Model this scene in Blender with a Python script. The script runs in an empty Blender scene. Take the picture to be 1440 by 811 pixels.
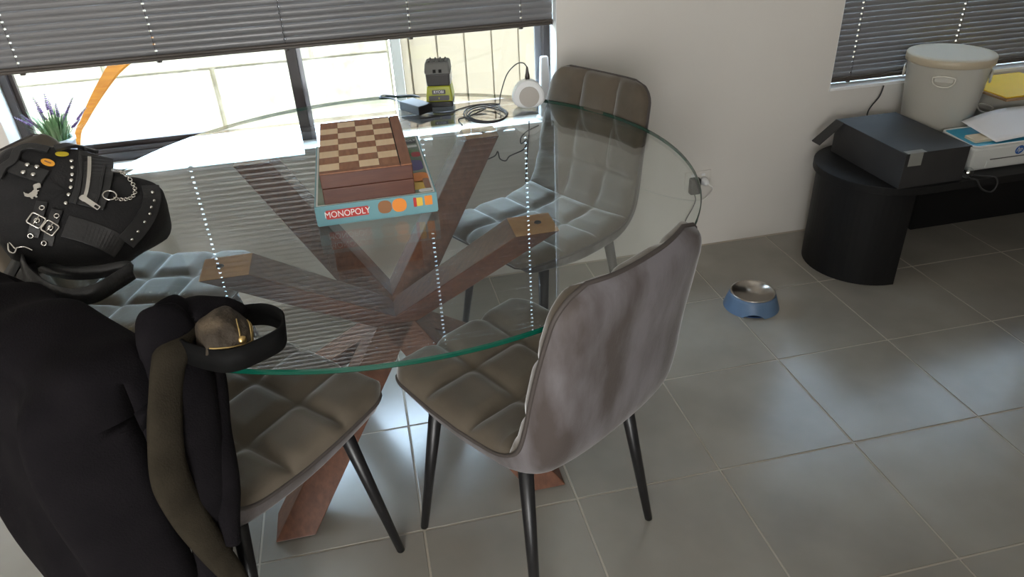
import bpy, bmesh, math, random
import numpy as np
from mathutils import Vector, Matrix
from mathutils.bvhtree import BVHTree
random.seed(7)
PI = math.pi
scene = bpy.context.scene
COL = scene.collection

# ------------------------------------------------------------------ camera
TILE = 0.40
FPX = 1020.3
RV = np.array([2.09538284, -0.257016825, 0.0836113558])
CAM = np.array([-1.98117190, -5.20733065, 3.61228777]) * TILE
def _rod(r):
    t = np.linalg.norm(r); k = r / t
    K = np.array([[0, -k[2], k[1]], [k[2], 0, -k[0]], [-k[1], k[0], 0]])
    return np.eye(3) + math.sin(t) * K + (1 - math.cos(t)) * K @ K
RC = _rod(RV)                                   # rows: right, down, forward
cam_d = bpy.data.cameras.new('camera'); cam_o = bpy.data.objects.new('camera', cam_d); COL.objects.link(cam_o)
cam_d.sensor_width = 36; cam_d.lens = FPX / 1440 * 36; cam_d.clip_start = 0.02
cam_o.matrix_world = Matrix(((RC[0][0], -RC[1][0], -RC[2][0], CAM[0]), (RC[0][1], -RC[1][1], -RC[2][1], CAM[1]),
                             (RC[0][2], -RC[1][2], -RC[2][2], CAM[2]), (0, 0, 0, 1)))
scene.camera = cam_o
def ray(x, y): return RC.T @ np.array([(x - 720) / FPX, (y - 405.5) / FPX, 1])
def atz(x, y, z): d = ray(x, y); return Vector(CAM + d * (z - CAM[2]) / d[2])
def aty(x, y, Y): d = ray(x, y); return Vector(CAM + d * (Y - CAM[1]) / d[1])

# ------------------------------------------------------------------ light
w = bpy.data.worlds.new('world'); scene.world = w; w.use_nodes = True
bg = w.node_tree.nodes['Background']
bg.inputs[0].default_value = (0.60, 0.78, 1.0, 1); bg.inputs[1].default_value = 21.0
sd = bpy.data.lights.new('sun', 'SUN'); sd.energy = 26; sd.angle = 0.01; sd.color = (1, 0.95, 0.86)
so = bpy.data.objects.new('sun', sd); COL.objects.link(so)
so.rotation_euler = Vector((-0.30, 0.42, -0.86)).to_track_quat('-Z', 'Y').to_euler()
ad = bpy.data.lights.new('patio_daylight', 'AREA'); ad.shape = 'RECTANGLE'; ad.size = 1.5; ad.size_y = 2.0; ad.energy = 125; ad.color = (1, 0.995, 0.985)
ao = bpy.data.objects.new('patio_daylight', ad); COL.objects.link(ao)
ao.location = (-1.75, -4.57, 1.08); ao.rotation_euler = (PI / 2, 0, 0)      # the glazed patio door behind the camera
scene.view_settings.view_transform = 'Standard'; scene.view_settings.look = 'None'
scene.view_settings.gamma = 1; scene.view_settings.exposure = 0.25
try: scene.view_settings.use_curve_mapping = False
except Exception: pass

# ------------------------------------------------------------------ materials
MATS = {}
def mk(name, col, rough=0.5, metal=0.0, col2=None, nscale=6.0, bump=0.0, bscale=60.0, sheen=0.0, stretch=(1, 1, 1), contrast=(0.35, 0.65), coat=0.0, detail=6.0, spec=0.5, world=False, rough2=None):
    m = bpy.data.materials.new(name); m.use_nodes = True; nt = m.node_tree; b = nt.nodes['Principled BSDF']
    b.inputs['Base Color'].default_value = (*col, 1); b.inputs['Roughness'].default_value = rough; b.inputs['Metallic'].default_value = metal
    b.inputs['Specular IOR Level'].default_value = spec
    if sheen: b.inputs['Sheen Weight'].default_value = sheen; b.inputs['Sheen Roughness'].default_value = 0.35
    if coat: b.inputs['Coat Weight'].default_value = coat; b.inputs['Coat Roughness'].default_value = 0.08
    if col2 is not None or bump:
        if world:
            tc = nt.nodes.new('ShaderNodeNewGeometry'); out = tc.outputs['Position']
        else:
            tc = nt.nodes.new('ShaderNodeTexCoord'); out = tc.outputs['Object']
        mp = nt.nodes.new('ShaderNodeMapping'); mp.inputs['Scale'].default_value = stretch; nt.links.new(out, mp.inputs[0])
    if col2 is not None:
        n = nt.nodes.new('ShaderNodeTexNoise'); n.inputs['Scale'].default_value = nscale; n.inputs['Detail'].default_value = detail
        nt.links.new(mp.outputs[0], n.inputs['Vector'])
        r = nt.nodes.new('ShaderNodeValToRGB'); r.color_ramp.elements[0].position = contrast[0]; r.color_ramp.elements[1].position = contrast[1]
        r.color_ramp.elements[0].color = (*col, 1); r.color_ramp.elements[1].color = (*col2, 1)
        nt.links.new(n.outputs['Fac'], r.inputs[0]); nt.links.new(r.outputs[0], b.inputs['Base Color'])
        if rough2 is not None:
            mr = nt.nodes.new('ShaderNodeMapRange'); mr.inputs[3].default_value = rough; mr.inputs[4].default_value = rough2
            nt.links.new(n.outputs['Fac'], mr.inputs[0]); nt.links.new(mr.outputs[0], b.inputs['Roughness'])
    if bump:
        n2 = nt.nodes.new('ShaderNodeTexNoise'); n2.inputs['Scale'].default_value = bscale; n2.inputs['Detail'].default_value = 4
        nt.links.new(mp.outputs[0], n2.inputs['Vector'])
        bp = nt.nodes.new('ShaderNodeBump'); bp.inputs['Strength'].default_value = bump; bp.inputs['Distance'].default_value = 0.01
        nt.links.new(n2.outputs['Fac'], bp.inputs['Height']); nt.links.new(bp.outputs[0], b.inputs['Normal'])
    MATS[name] = m
    return m
def mk_glass(name, tint, ior=1.5, rough=0.0):
    m = bpy.data.materials.new(name); m.use_nodes = True; nt = m.node_tree; nt.nodes.clear()
    o = nt.nodes.new('ShaderNodeOutputMaterial'); mix = nt.nodes.new('ShaderNodeMixShader'); fr = nt.nodes.new('ShaderNodeFresnel')
    ge = nt.nodes.new('ShaderNodeNewGeometry'); mr = nt.nodes.new('ShaderNodeMapRange')   # same reflectance on entering and leaving a flat slab
    mr.inputs[3].default_value = ior; mr.inputs[4].default_value = 1 / ior
    nt.links.new(ge.outputs['Backfacing'], mr.inputs[0]); nt.links.new(mr.outputs[0], fr.inputs[0])
    t = nt.nodes.new('ShaderNodeBsdfTransparent'); t.inputs[0].default_value = (*tint, 1)
    g = nt.nodes.new('ShaderNodeBsdfGlossy'); g.inputs['Roughness'].default_value = rough
    nt.links.new(fr.outputs[0], mix.inputs[0]); nt.links.new(t.outputs[0], mix.inputs[1]); nt.links.new(g.outputs[0], mix.inputs[2])
    nt.links.new(mix.outputs[0], o.inputs[0]); MATS[name] = m
    return m
mk('tile', (0.170, 0.155, 0.130), 0.23, 0, (0.400, 0.372, 0.325), 2.6, 0.0, 90, contrast=(0.05, 0.95), world=True, detail=4.0, spec=0.75)
mk('grout', (0.42, 0.37, 0.30), 0.9)
mk('wall', (0.66, 0.63, 0.58), 0.75, 0, (0.70, 0.67, 0.62), 2.0, 0.03, 160)
mk('ceiling', (0.78, 0.77, 0.75), 0.8)
mk('sill', (0.82, 0.82, 0.80), 0.35)
mk('frame_brown', (0.035, 0.026, 0.024), 0.35)
mk('frame_silver', (0.30, 0.31, 0.33), 0.35, 0.6)
mk_glass('pane', (0.97, 0.985, 0.98), 1.35)
mk_glass('table_glass', (0.955, 0.985, 0.975), 1.55)
mk('glass_rim', (0.003, 0.060, 0.038), 0.15, 0, spec=0.4)
mk('slat', (0.185, 0.185, 0.19), 0.24, 0.1, spec=0.9)
mk('blind_rail', (0.075, 0.062, 0.052), 0.4, 0.2)
mk('cord_dark', (0.02, 0.02, 0.022), 0.5)
mk('cord_white', (0.72, 0.70, 0.66), 0.5)
mk('velvet', (0.080, 0.064, 0.046), 0.7, 0, (0.130, 0.106, 0.079), 5.0, 0.05, 300, sheen=0.85, spec=0.25)
mk('velvet_back', (0.066, 0.053, 0.048), 0.65, 0, (0.150, 0.138, 0.144), 11.0, 0.05, 300, sheen=0.30, stretch=(1, 1, 0.30), contrast=(0.40, 0.60), spec=0.25)
mk('piping', (0.055, 0.045, 0.040), 0.7)
mk('leg_black', (0.008, 0.008, 0.009), 0.38)
mk('wood_walnut', (0.085, 0.028, 0.012), 0.40, 0, (0.150, 0.056, 0.025), 5.0, 0.03, 40, stretch=(14, 14, 1.2), contrast=(0.3, 0.7))
mk('wood_end', (0.36, 0.17, 0.055), 0.5, 0, (0.46, 0.24, 0.09), 22)
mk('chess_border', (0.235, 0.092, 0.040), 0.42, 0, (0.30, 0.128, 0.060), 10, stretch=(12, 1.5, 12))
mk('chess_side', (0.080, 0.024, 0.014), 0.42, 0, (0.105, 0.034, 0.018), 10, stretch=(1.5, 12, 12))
mk('chess_dark', (0.28, 0.115, 0.048), 0.45, 0, (0.37, 0.165, 0.075), 14, stretch=(10, 1.5, 10), world=True)
mk('chess_light', (0.84, 0.62, 0.38), 0.5, 0, (0.88, 0.68, 0.44), 10, stretch=(10, 1.5, 10), world=True)
mk('game_teal', (0.14, 0.32, 0.36), 0.4, 0, (0.18, 0.37, 0.41), 8)
mk('game_art', (0.10, 0.16, 0.09), 0.4, 0, (0.25, 0.30, 0.22), 14)
mk('game_white', (0.75, 0.76, 0.72), 0.45)
mk('game_red', (0.50, 0.035, 0.03), 0.4)
mk('game_orange', (0.85, 0.28, 0.04), 0.4)
mk('game_yellow', (0.78, 0.52, 0.07), 0.4)
mk('game_purple', (0.10, 0.07, 0.22), 0.4)
mk('game_brown', (0.30, 0.13, 0.05), 0.4)
mk('plastic_black', (0.012, 0.012, 0.013), 0.42)
mk('plastic_dark', (0.055, 0.052, 0.050), 0.45)
mk('plastic_grey', (0.13, 0.13, 0.12), 0.5)
mk('lime', (0.40, 0.43, 0.015), 0.4)
mk('text_white', (0.85, 0.85, 0.82), 0.5)
mk('plastic_white', (0.78, 0.79, 0.79), 0.35)
mk('device_face', (0.42, 0.39, 0.35), 0.4)
mk('black_fabric', (0.0075, 0.0072, 0.0075), 0.9, 0, (0.012, 0.011, 0.011), 30, 0.15, 260, sheen=0.05)
mk('leather', (0.016, 0.016, 0.016), 0.33, 0, (0.022, 0.021, 0.021), 20, 0.12, 120)
mk('silver', (0.75, 0.72, 0.66), 0.22, 1.0)
mk('steel', (0.50, 0.46, 0.41), 0.28, 1.0)
mk('pin_orange', (0.75, 0.33, 0.03), 0.45)
mk('pin_yellow', (0.55, 0.42, 0.03), 0.45)
mk('coat', (0.0052, 0.0044, 0.0054), 0.95, 0, (0.0082, 0.0070, 0.0082), 12, 0.2, 350, spec=0.1)
mk('coat_olive', (0.020, 0.0165, 0.011), 0.92, 0, (0.028, 0.023, 0.0155), 20, 0.2, 350, spec=0.1)
mk('denim', (0.030, 0.021, 0.012), 0.85, 0, (0.085, 0.061, 0.036), 22, 0.3, 160, contrast=(0.42, 0.58))
mk('belt_black', (0.004, 0.004, 0.004), 0.7, spec=0.12)
mk('stitch', (0.36, 0.25, 0.09), 0.8)
mk('brass', (0.65, 0.45, 0.18), 0.3, 1.0)
mk('pot', (0.72, 0.76, 0.82), 0.35)
mk('leaf', (0.09, 0.20, 0.07), 0.6, 0, (0.26, 0.36, 0.20), 25)
mk('lavender', (0.16, 0.08, 0.26), 0.8, 0, (0.28, 0.17, 0.40), 60)
mk('plank_orange', (0.19, 0.058, 0.001), 0.6, 0, (0.25, 0.092, 0.004), 6, stretch=(1, 1, 16), spec=0.1)
mk('limestone', (0.29, 0.245, 0.17), 0.9, 0, (0.46, 0.40, 0.30), 9, 0.4, 50)
mk('paving', (0.68, 0.62, 0.52), 0.9, 0, (0.75, 0.70, 0.60), 6)
mk('fence', (0.25, 0.192, 0.128), 0.6, 0, (0.265, 0.207, 0.14), 4)
mk('fence_post', (0.15, 0.135, 0.115), 0.6)
mk('bench_black', (0.006, 0.006, 0.0065), 0.55, 0, (0.009, 0.009, 0.009), 30, stretch=(1, 20, 20), spec=0.25)
mk('box_black', (0.018, 0.018, 0.019), 0.6, 0, (0.026, 0.025, 0.025), 8)
mk('tape', (0.22, 0.22, 0.20), 0.3)
mk('bin_white', (0.60, 0.575, 0.50), 0.3, 0, (0.63, 0.605, 0.53), 3)
mk('bin_lid', (0.50, 0.43, 0.31), 0.45)
mk('bin_band', (0.52, 0.50, 0.44), 0.4)
mk('printer_white', (0.70, 0.71, 0.68), 0.4)
mk('printer_blue', (0.02, 0.33, 0.52), 0.4)
mk('logo_blue', (0.01, 0.10, 0.38), 0.4)
mk('paper', (0.80, 0.80, 0.82), 0.7)
mk('card', (0.72, 0.62, 0.45), 0.6)
mk('cardboard', (0.32, 0.19, 0.09), 0.8, 0, (0.40, 0.25, 0.13), 30)
mk('yellow', (0.80, 0.50, 0.004), 0.6)
mk('bowl_blue', (0.085, 0.15, 0.25), 0.4, 0, (0.11, 0.18, 0.29), 6)
mk('bowl_dark', (0.018, 0.05, 0.14), 0.4)
mk_glass('clear_plastic', (0.93, 0.95, 0.95), 1.6)
mk('dark_hole', (0.006, 0.005, 0.004), 0.8)

# ------------------------------------------------------------------ helpers
class MB:
    def __init__(s): s.v = []; s.f = []; s.m = []
    def add(s, vs, fs, mi=0):
        o = len(s.v); s.v += [tuple(v) for v in vs]; s.f += [tuple(i + o for i in f) for f in fs]; s.m += [mi] * len(fs); return s
    def box(s, x0, x1, y0, y1, z0, z1, mi=0):
        v = [(x, y, z) for z in (z0, z1) for y in (y0, y1) for x in (x0, x1)]
        return s.add(v, [(0, 2, 3, 1), (4, 5, 7, 6), (0, 1, 5, 4), (2, 6, 7, 3), (0, 4, 6, 2), (1, 3, 7, 5)], mi)
    def hexa(s, bot, top, mi=0):                      # two quads, counter-clockwise from above
        return s.add(list(bot) + list(top), [(3, 2, 1, 0), (4, 5, 6, 7), (0, 1, 5, 4), (1, 2, 6, 5), (2, 3, 7, 6), (3, 0, 4, 7)], mi)
    def tube(s, pts, r, n=8, mi=0, closed=False, r2=None):
        P = [Vector(p) for p in pts]; N = len(P)
        if N < 2: return s
        vs = []; up = None
        for i, p in enumerate(P):
            if closed: t = P[(i + 1) % N] - P[i - 1]
            else: t = P[min(i + 1, N - 1)] - P[max(i - 1, 0)]
            t.normalize()
            if up is None: up = t.orthogonal().normalized()
            else: up = (up - t * up.dot(t)); up = up.normalized() if up.length > 1e-6 else t.orthogonal().normalized()
            b = t.cross(up); rr = r if r2 is None else r + (r2 - r) * i / (N - 1)
            vs += [p + (up * math.cos(a) + b * math.sin(a)) * rr for a in (2 * PI * k / n for k in range(n))]
        fs = []
        for i in range(N if closed else N - 1):
            j = (i + 1) % N
            fs += [(i * n + k, i * n + (k + 1) % n, j * n + (k + 1) % n, j * n + k) for k in range(n)]
        if not closed: fs += [tuple(range(n))[::-1], tuple((N - 1) * n + k for k in range(n))]
        return s.add(vs, fs, mi)
    def lathe(s, prof, c=(0, 0, 0), n=32, mi=0, M=None):
        vs = []; fs = []
        for (r, z) in prof:
            for k in range(n):
                a = 2 * PI * k / n; p = Vector((r * math.cos(a), r * math.sin(a), z))
                vs.append((M @ p if M else p) + Vector(c))
        for i in range(len(prof) - 1):
            fs += [(i * n + k, i * n + (k + 1) % n, (i + 1) * n + (k + 1) % n, (i + 1) * n + k) for k in range(n)]
        if prof[0][0] > 1e-5: fs.append(tuple(range(n))[::-1])
        if prof[-1][0] > 1e-5: fs.append(tuple((len(prof) - 1) * n + k for k in range(n)))
        return s.add(vs, fs, mi)
    def ribbon(s, pts, wid, width, th, mi=0):         # band: pts centre line, wid list of width directions
        vs = []; N = len(pts); P = [Vector(p) for p in pts]
        for i, p in enumerate(P):
            t = (P[min(i + 1, N - 1)] - P[max(i - 1, 0)]).normalized()
            wd = Vector(wid[i] if isinstance(wid, list) else wid); wd = (wd - t * wd.dot(t)).normalized(); n = t.cross(wd)
            ww = width[i] if isinstance(width, list) else width
            vs += [p + wd * ww / 2 + n * th / 2, p - wd * ww / 2 + n * th / 2, p - wd * ww / 2 - n * th / 2, p + wd * ww / 2 - n * th / 2]
        fs = []
        for i in range(N - 1):
            fs += [(i * 4 + k, i * 4 + (k + 1) % 4, i * 4 + 4 + (k + 1) % 4, i * 4 + 4 + k) for k in range(4)]
        fs += [(3, 2, 1, 0), tuple((N - 1) * 4 + k for k in range(4))]
        return s.add(vs, fs, mi)
    def prism(s, poly, M, h, mi=0):                    # polygon (x, y) in frame M extruded by h along its z
        n = len(poly); vs = [M @ Vector((x, y, 0)) for x, y in poly] + [M @ Vector((x, y, h)) for x, y in poly]
        return s.add(vs, [tuple(range(n))[::-1], tuple(range(n, 2 * n))] + [(k, (k + 1) % n, n + (k + 1) % n, n + k) for k in range(n)], mi)
    def mesh(s, name, mats, smooth=False):
        me = bpy.data.meshes.new(name); me.from_pydata(s.v, [], s.f); me.update()
        bm = bmesh.new(); bm.from_mesh(me); bmesh.ops.recalc_face_normals(bm, faces=bm.faces); bm.to_mesh(me); bm.free()
        for m in (mats if isinstance(mats, (list, tuple)) else [mats]): me.materials.append(MATS[m])
        me.polygons.foreach_set('material_index', s.m)
        if smooth: me.polygons.foreach_set('use_smooth', [True] * len(me.polygons))
        me.update(); return me
def obj(name, me, parent=None, bevel=0, subs=0, auto=None, world=True):
    o = bpy.data.objects.new(name, me); COL.objects.link(o)
    if parent is not None:
        o.parent = parent
        if world: o.matrix_parent_inverse = PINV.get(parent.name, Matrix())
    if bevel:
        m = o.modifiers.new('bevel', 'BEVEL'); m.width = bevel; m.segments = 2; m.limit_method = 'ANGLE'
    if subs:
        m = o.modifiers.new('subsurf', 'SUBSURF'); m.levels = subs; m.render_levels = subs
    return o
PINV = {}
def tag(o, label, cat, group=None, kind=None):
    if label: o['label'] = label
    if cat: o['category'] = cat
    if group: o['group'] = group
    if kind: o['kind'] = kind
    return o
def thing(name, label, cat, loc=(0, 0, 0), rz=0, group=None, kind=None):
    o = bpy.data.objects.new(name, None); COL.objects.link(o); o.location = loc; o.rotation_euler = (0, 0, rz); o.empty_display_size = 0.05
    PINV[o.name] = (Matrix.Translation(loc) @ Matrix.Rotation(rz, 4, 'Z')).inverted()
    return tag(o, label, cat, group, kind)
def crom(pts, n=8, closed=False):
    P = [Vector(p) for p in pts]; N = len(P); out = []
    for i in range(N if closed else N - 1):
        g = (lambda k: P[k % N]) if closed else (lambda k: P[max(0, min(N - 1, k))])
        a, b, c, d = g(i - 1), g(i), g(i + 1), g(i + 2)
        for j in range(n):
            t = j / n
            out.append(0.5 * ((2 * b) + (c - a) * t + (2 * a - 5 * b + 4 * c - d) * t * t + (3 * b - a - 3 * c + d) * t ** 3))
    if not closed: out.append(P[-1])
    return out
def text(name, body, size, M, mat, parent, ext=0.0006, sx=1.0):
    cu = bpy.data.curves.new(name, 'FONT'); cu.body = body; cu.size = size; cu.align_x = 'CENTER'; cu.align_y = 'CENTER'; cu.extrude = ext; cu.offset = 0.0
    t = bpy.data.objects.new(name, cu); COL.objects.link(t)
    dg = bpy.context.evaluated_depsgraph_get()
    me = bpy.data.meshes.new_from_object(t.evaluated_get(dg)); bpy.data.objects.remove(t)
    me.transform(M @ Matrix.Diagonal((sx, 1, 1, 1))); me.materials.clear(); me.materials.append(MATS[mat])
    return obj(name, me, parent)
def frame(o, x, y):                                     # 4x4 frame at o with axes x, y
    x = Vector(x).normalized(); y = Vector(y); y = (y - x * y.dot(x)).normalized(); z = x.cross(y)
    return Matrix(((x.x, y.x, z.x, o[0]), (x.y, y.y, z.y, o[1]), (x.z, y.z, z.z, o[2]), (0, 0, 0, 1)))
def rrect(w, h, r, n=4):
    out = []
    for cx, cy, a0 in ((w / 2 - r, h / 2 - r, 0), (-w / 2 + r, h / 2 - r, PI / 2), (-w / 2 + r, -h / 2 + r, PI), (w / 2 - r, -h / 2 + r, 1.5 * PI)):
        out += [(cx + r * math.cos(a0 + PI / 2 * k / n), cy + r * math.sin(a0 + PI / 2 * k / n)) for k in range(n + 1)]
    return out

# ------------------------------------------------------------------ the room
WY = 0.411; ZS = 0.607; RX0, RX1, RY0 = -3.4, 3.6, -4.6; CH = 2.5; WT = 0.20
L0, L1 = -1.895, -0.105; R0, R1 = 0.99, 2.75; ZT = 2.10
def struct(name, me, **k):
    o = obj(name, me, **k); o['kind'] = 'structure'; return o
fl = struct('floor', MB().box(RX0, RX1, RY0, WY, -0.12, -0.0015).mesh('floor', 'grout'))
tm = MB().box(0.0026, TILE - 0.0026, 0.0026, TILE - 0.0026, -0.010, 0).mesh('tile', 'tile')
for i in range(-9, 9):
    for j in range(-12, 1):
        x0 = i * TILE
        if x0 < RX0 - 0.21 or x0 > RX1 - 0.05: continue
        o = obj('tile', tm, fl, world=False, bevel=0.0012); o.location = (x0, j * TILE, 0)
b = MB()
for (x0, x1, z0, z1) in ((RX0, RX1, -0.1, ZS - 0.012), (RX0, RX1, ZT, CH), (RX0, L0, ZS - 0.012, ZT), (L1, R0, ZS - 0.012, ZT), (R1, RX1, ZS - 0.012, ZT)):
    b.box(x0, x1, WY, WY + WT, z0, z1)
wall = struct('wall_back', b.mesh('wall_back', 'wall'))
struct('wall_left', MB().box(RX0 - 0.1, RX0, RY0, WY + WT, -0.1, CH).mesh('wall_left', 'wall'))
struct('wall_right', MB().box(RX1, RX1 + 0.1, RY0, WY + WT, -0.1, CH).mesh('wall_right', 'wall'))
struct('ceiling', MB().box(RX0 - 0.1, RX1 + 0.1, RY0 - 0.1, WY + WT, CH, CH + 0.1).mesh('ceiling', 'ceiling'))
b = MB(); DX0, DX1, DZ = -2.5, -1.0, 2.15
b.box(RX0, RX1, RY0 - 0.1, RY0, -0.1, CH)
struct('wall_front', b.mesh('wall_front', 'wall'))
struct('added_shade_wall', MB().box(-0.72, 1.6, -2.95, -2.45, 0, 0.93).mesh('added_shade_wall', 'wall'))  # unseen low wall, added to shape the soft shadow on the back wall
b = MB()
for x in (DX0, (DX0 + DX1) / 2 - 0.03, DX1 - 0.06): b.box(x, x + 0.06, RY0, RY0 + 0.05, 0, DZ)
b.box(DX0, DX1, RY0, RY0 + 0.05, DZ - 0.06, DZ)
struct('door_1', b.mesh('door_1', 'frame_brown'))

def window(name, x0, x1, mull):
    y0, y1 = WY + 0.092, WY + 0.150
    root = thing(name, None, None, ((x0 + x1) / 2, y0, ZS), kind='structure')
    ft = 0.024
    b = MB(); b.box(x0, x1, y0, y1, ZS, ZS + 0.030); b.box(x0, x1, y0 + 0.006, y0 + 0.014, ZS + 0.030, ZS + 0.044); b.box(x0, x1, y0 + 0.022, y0 + 0.030, ZS + 0.030, ZS + 0.038)
    b.box(x0, x1, y0, y1, ZT - 0.04, ZT); b.box(x0, x0 + ft, y0, y1, ZS + 0.03, ZT - 0.04); b.box(x1 - ft, x1, y0, y1, ZS + 0.03, ZT - 0.04)
    obj('window_frame', b.mesh('window_frame', 'frame_brown'), root)
    # two sashes
    for k, (a, c, yy) in enumerate(((x0 + ft, mull + 0.02, y0 + 0.022), (mull - 0.015, x1 - ft, y0 + 0.040))):
        b = MB(); t = 0.034 if k == 0 else 0.022
        z0, z1 = ZS + 0.034, ZT - 0.04
        b.box(a, c, yy, yy + 0.014, z0, z0 + 0.026); b.box(a, c, yy, yy + 0.014, z1 - 0.03, z1)
        b.box(a, a + (0.012 if k == 0 else 0.05), yy, yy + 0.014, z0 + 0.026, z1 - 0.03); b.box(c - t, c, yy, yy + 0.014, z0 + 0.026, z1 - 0.03)
        s = obj('sash', b.mesh('sash', 'frame_brown' if k == 0 else 'frame_silver'), root)
        obj('pane', MB().box(a + 0.008, c - 0.008, yy + 0.005, yy + 0.009, z0 + 0.01, z1 - 0.01).mesh('pane', 'pane'), s)
    for xr in (x0, x1 - 0.002): obj('reveal_lining', MB().box(xr, xr + 0.002, WY, y0, ZS, ZT).mesh('reveal_lining', 'sill'), root)
    sl = obj('window_sill', MB().box(x0, x1, WY - 0.004, y0, ZS - 0.012, ZS).mesh('window_sill', 'sill'), root, bevel=0.002)
    return root
window('window_1', L0, L1, -1.005)
window('window_2', R0, R1, 1.86)

# outside
struct('sky_blocker_eave', MB().box(-7, 7, WY + WT, 1.25, 2.38, 2.55).mesh('sky_blocker_eave', 'ceiling'))  # unseen overhang added to block sky light seen through the slats
struct('ground', MB().box(-7, 9, WY + WT, 9, -0.30, -0.12).mesh('ground', 'paving'))
bw = thing('block_wall', 'pale limestone block wall outside beyond the long window', 'wall', (-2.4, 1.9, -0.12))
bm_ = {}
for r in range(4):
    z0 = -0.12 + r * 0.352
    x = -6.0 + (0.5 if r % 2 else 0)
    while x < -0.62:
        x1 = min(x + 0.99, -0.61)
        if x1 - x > 0.05:
            d = random.uniform(-0.006, 0.006)
            o = obj('block', MB().box(x, x1 - 0.012, 1.9 + d, 2.1, z0, z0 + 0.342).mesh('block', 'limestone'), bw, bevel=0.006)
        x += 1.0
obj('mortar', MB().box(-6, -0.61, 1.915, 2.08, -0.12, 1.285).mesh('mortar', 'limestone'), bw)
fe = thing('board_fence', 'cream vertical panel fence outside beyond the window', 'fence', (3, 1.95, -0.12))
sheet = MB().box(0, 0.142, 0, 0.018, 0, 1.55).box(0.142, 0.148, 0.006, 0.018, 0, 1.55).mesh('board', 'fence')
x = -0.50
while x < 6.5:
    o = obj('board', sheet, fe, bevel=0.004); o.location = (x + 0, 1.94 + random.uniform(-0.003, 0.003), -0.12); o.matrix_parent_inverse = PINV[fe.name]; x += 0.15
obj('backing_rail', MB().box(-0.52, 6.5, 1.962, 1.975, -0.12, 1.40).mesh('backing_rail', 'fence'), fe)
obj('post', MB().box(-0.60, -0.55, 1.90, 1.98, -0.12, 1.5).mesh('post', 'fence_post'), fe)
obj('post', MB().box(-0.545, -0.51, 1.92, 1.98, -0.12, 1.5).mesh('post', 'fence'), fe)
# curved orange plank standing outside
pk = [(165, 92, 1.02), (150, 112, 1.0), (133, 140, 0.98), (119, 168, 0.96), (109, 196, 0.95)]
cl = [aty(x, y, Y) for x, y, Y in pk]
t0 = cl[0] + (cl[0] - cl[1]) * 1.2 + Vector((0.03, 0, 0)); cl = [t0 + (t0 - cl[0]) + Vector((0.06, 0, 0)), t0] + cl
last = cl[-1]; cl += [last + Vector((-0.055, 0, -0.22)), Vector((last.x - 0.10, 0.93, -0.12))]
cs = crom(cl, 6); wds = [0.068 - 0.05 * min(1, max(0, (i / (len(cs) - 1) - 0.1) / 0.55)) for i in range(len(cs))]
pl = obj('curved_plank', MB().ribbon(cs, (1, -0.25, 0), wds, 0.012).mesh('curved_plank', 'plank_orange'))
tag(pl, 'curved orange plank standing outside the window behind the lavender pot', 'plank')

# ------------------------------------------------------------------ blinds
def blind(label, x0, x1, zb, tilt, holes, pitch=0.0200, wd=0.025, zt=ZT - 0.05):
    y = WY + 0.048
    root = thing('venetian_blind', label, 'blind', ((x0 + x1) / 2, y, zb))
    xs = [x0]
    for h in holes: xs += [h - 0.004, h + 0.004]
    xs.append(x1)
    ts = [-0.5, -0.3, -0.1, 0.1, 0.3, 0.5]; th = 0.0004
    b = MB()
    for side in (1, -1):
        for k in range(len(xs) - 1):
            hole = k % 2 == 1
            for q in range(5):
                if hole and q == 2: continue
                quad = []
                for (xx, t) in ((xs[k], ts[q]), (xs[k + 1], ts[q]), (xs[k + 1], ts[q + 1]), (xs[k], ts[q + 1])):
                    yy = t * wd; zz = 0.0060 * (1 - 4 * t * t) + side * th / 2
                    quad.append((xx, yy * math.cos(tilt) - zz * math.sin(tilt), yy * math.sin(tilt) + zz * math.cos(tilt)))
                b.add(quad, [(0, 1, 2, 3)])
    me = b.mesh('slat', 'slat', True)
    n = int((zt - zb - 0.022) / pitch)
    for k in range(n):
        o = obj('slat', me, root, world=False); o.location = (-(x0 + x1) / 2, random.uniform(-0.0006, 0.0006), 0.030 + k * pitch); o.rotation_euler = (random.uniform(-0.004, 0.004), 0, 0)
    # closed up slats sitting on the rail
    obj('bottom_rail', MB().box(x0, x1, y - 0.012, y + 0.012, zb, zb + 0.010).box(x0, x1, y - 0.014, y + 0.014, zb + 0.010, zb + 0.019).mesh('bottom_rail', 'blind_rail'), root, bevel=0.003)
    obj('head_rail', MB().box(x0, x1, y - 0.02, y + 0.02, zt, zt + 0.045).mesh('head_rail', 'blind_rail'), root)
    for h in holes:
        for s in (-1, 1):
            obj('ladder_cord', MB().tube([(h, y + s * 0.0125, zb + 0.01), (h, y + s * 0.0125, zt)], 0.0008, 5).mesh('ladder_cord', 'cord_white' if s > 0 else 'cord_dark'), root)
        c = MB().tube([(h, y, zb - 0.004), (h, y, zt)], 0.0009, 5).mesh('lift_cord', 'cord_white'); obj('lift_cord', c, root)
        obj('cord_button', MB().lathe([(0.0001, -0.008), (0.008, -0.006), (0.009, 0), (0.006, 0.003)], (h, y, zb), 12).mesh('cord_button', 'blind_rail'), root)
    return root
blind('dark venetian blind half raised over the long window', L0 + 0.006, L1 - 0.004, 0.932, math.radians(76), [-1.80, -1.40, -1.005, -0.60, -0.22])
blind('dark venetian blind lowered down to the sill behind the white bin', R0 + 0.006, R1 - 0.004, ZS + 0.0085, math.radians(71), [1.10, 1.55, 2.0, 2.45])

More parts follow.
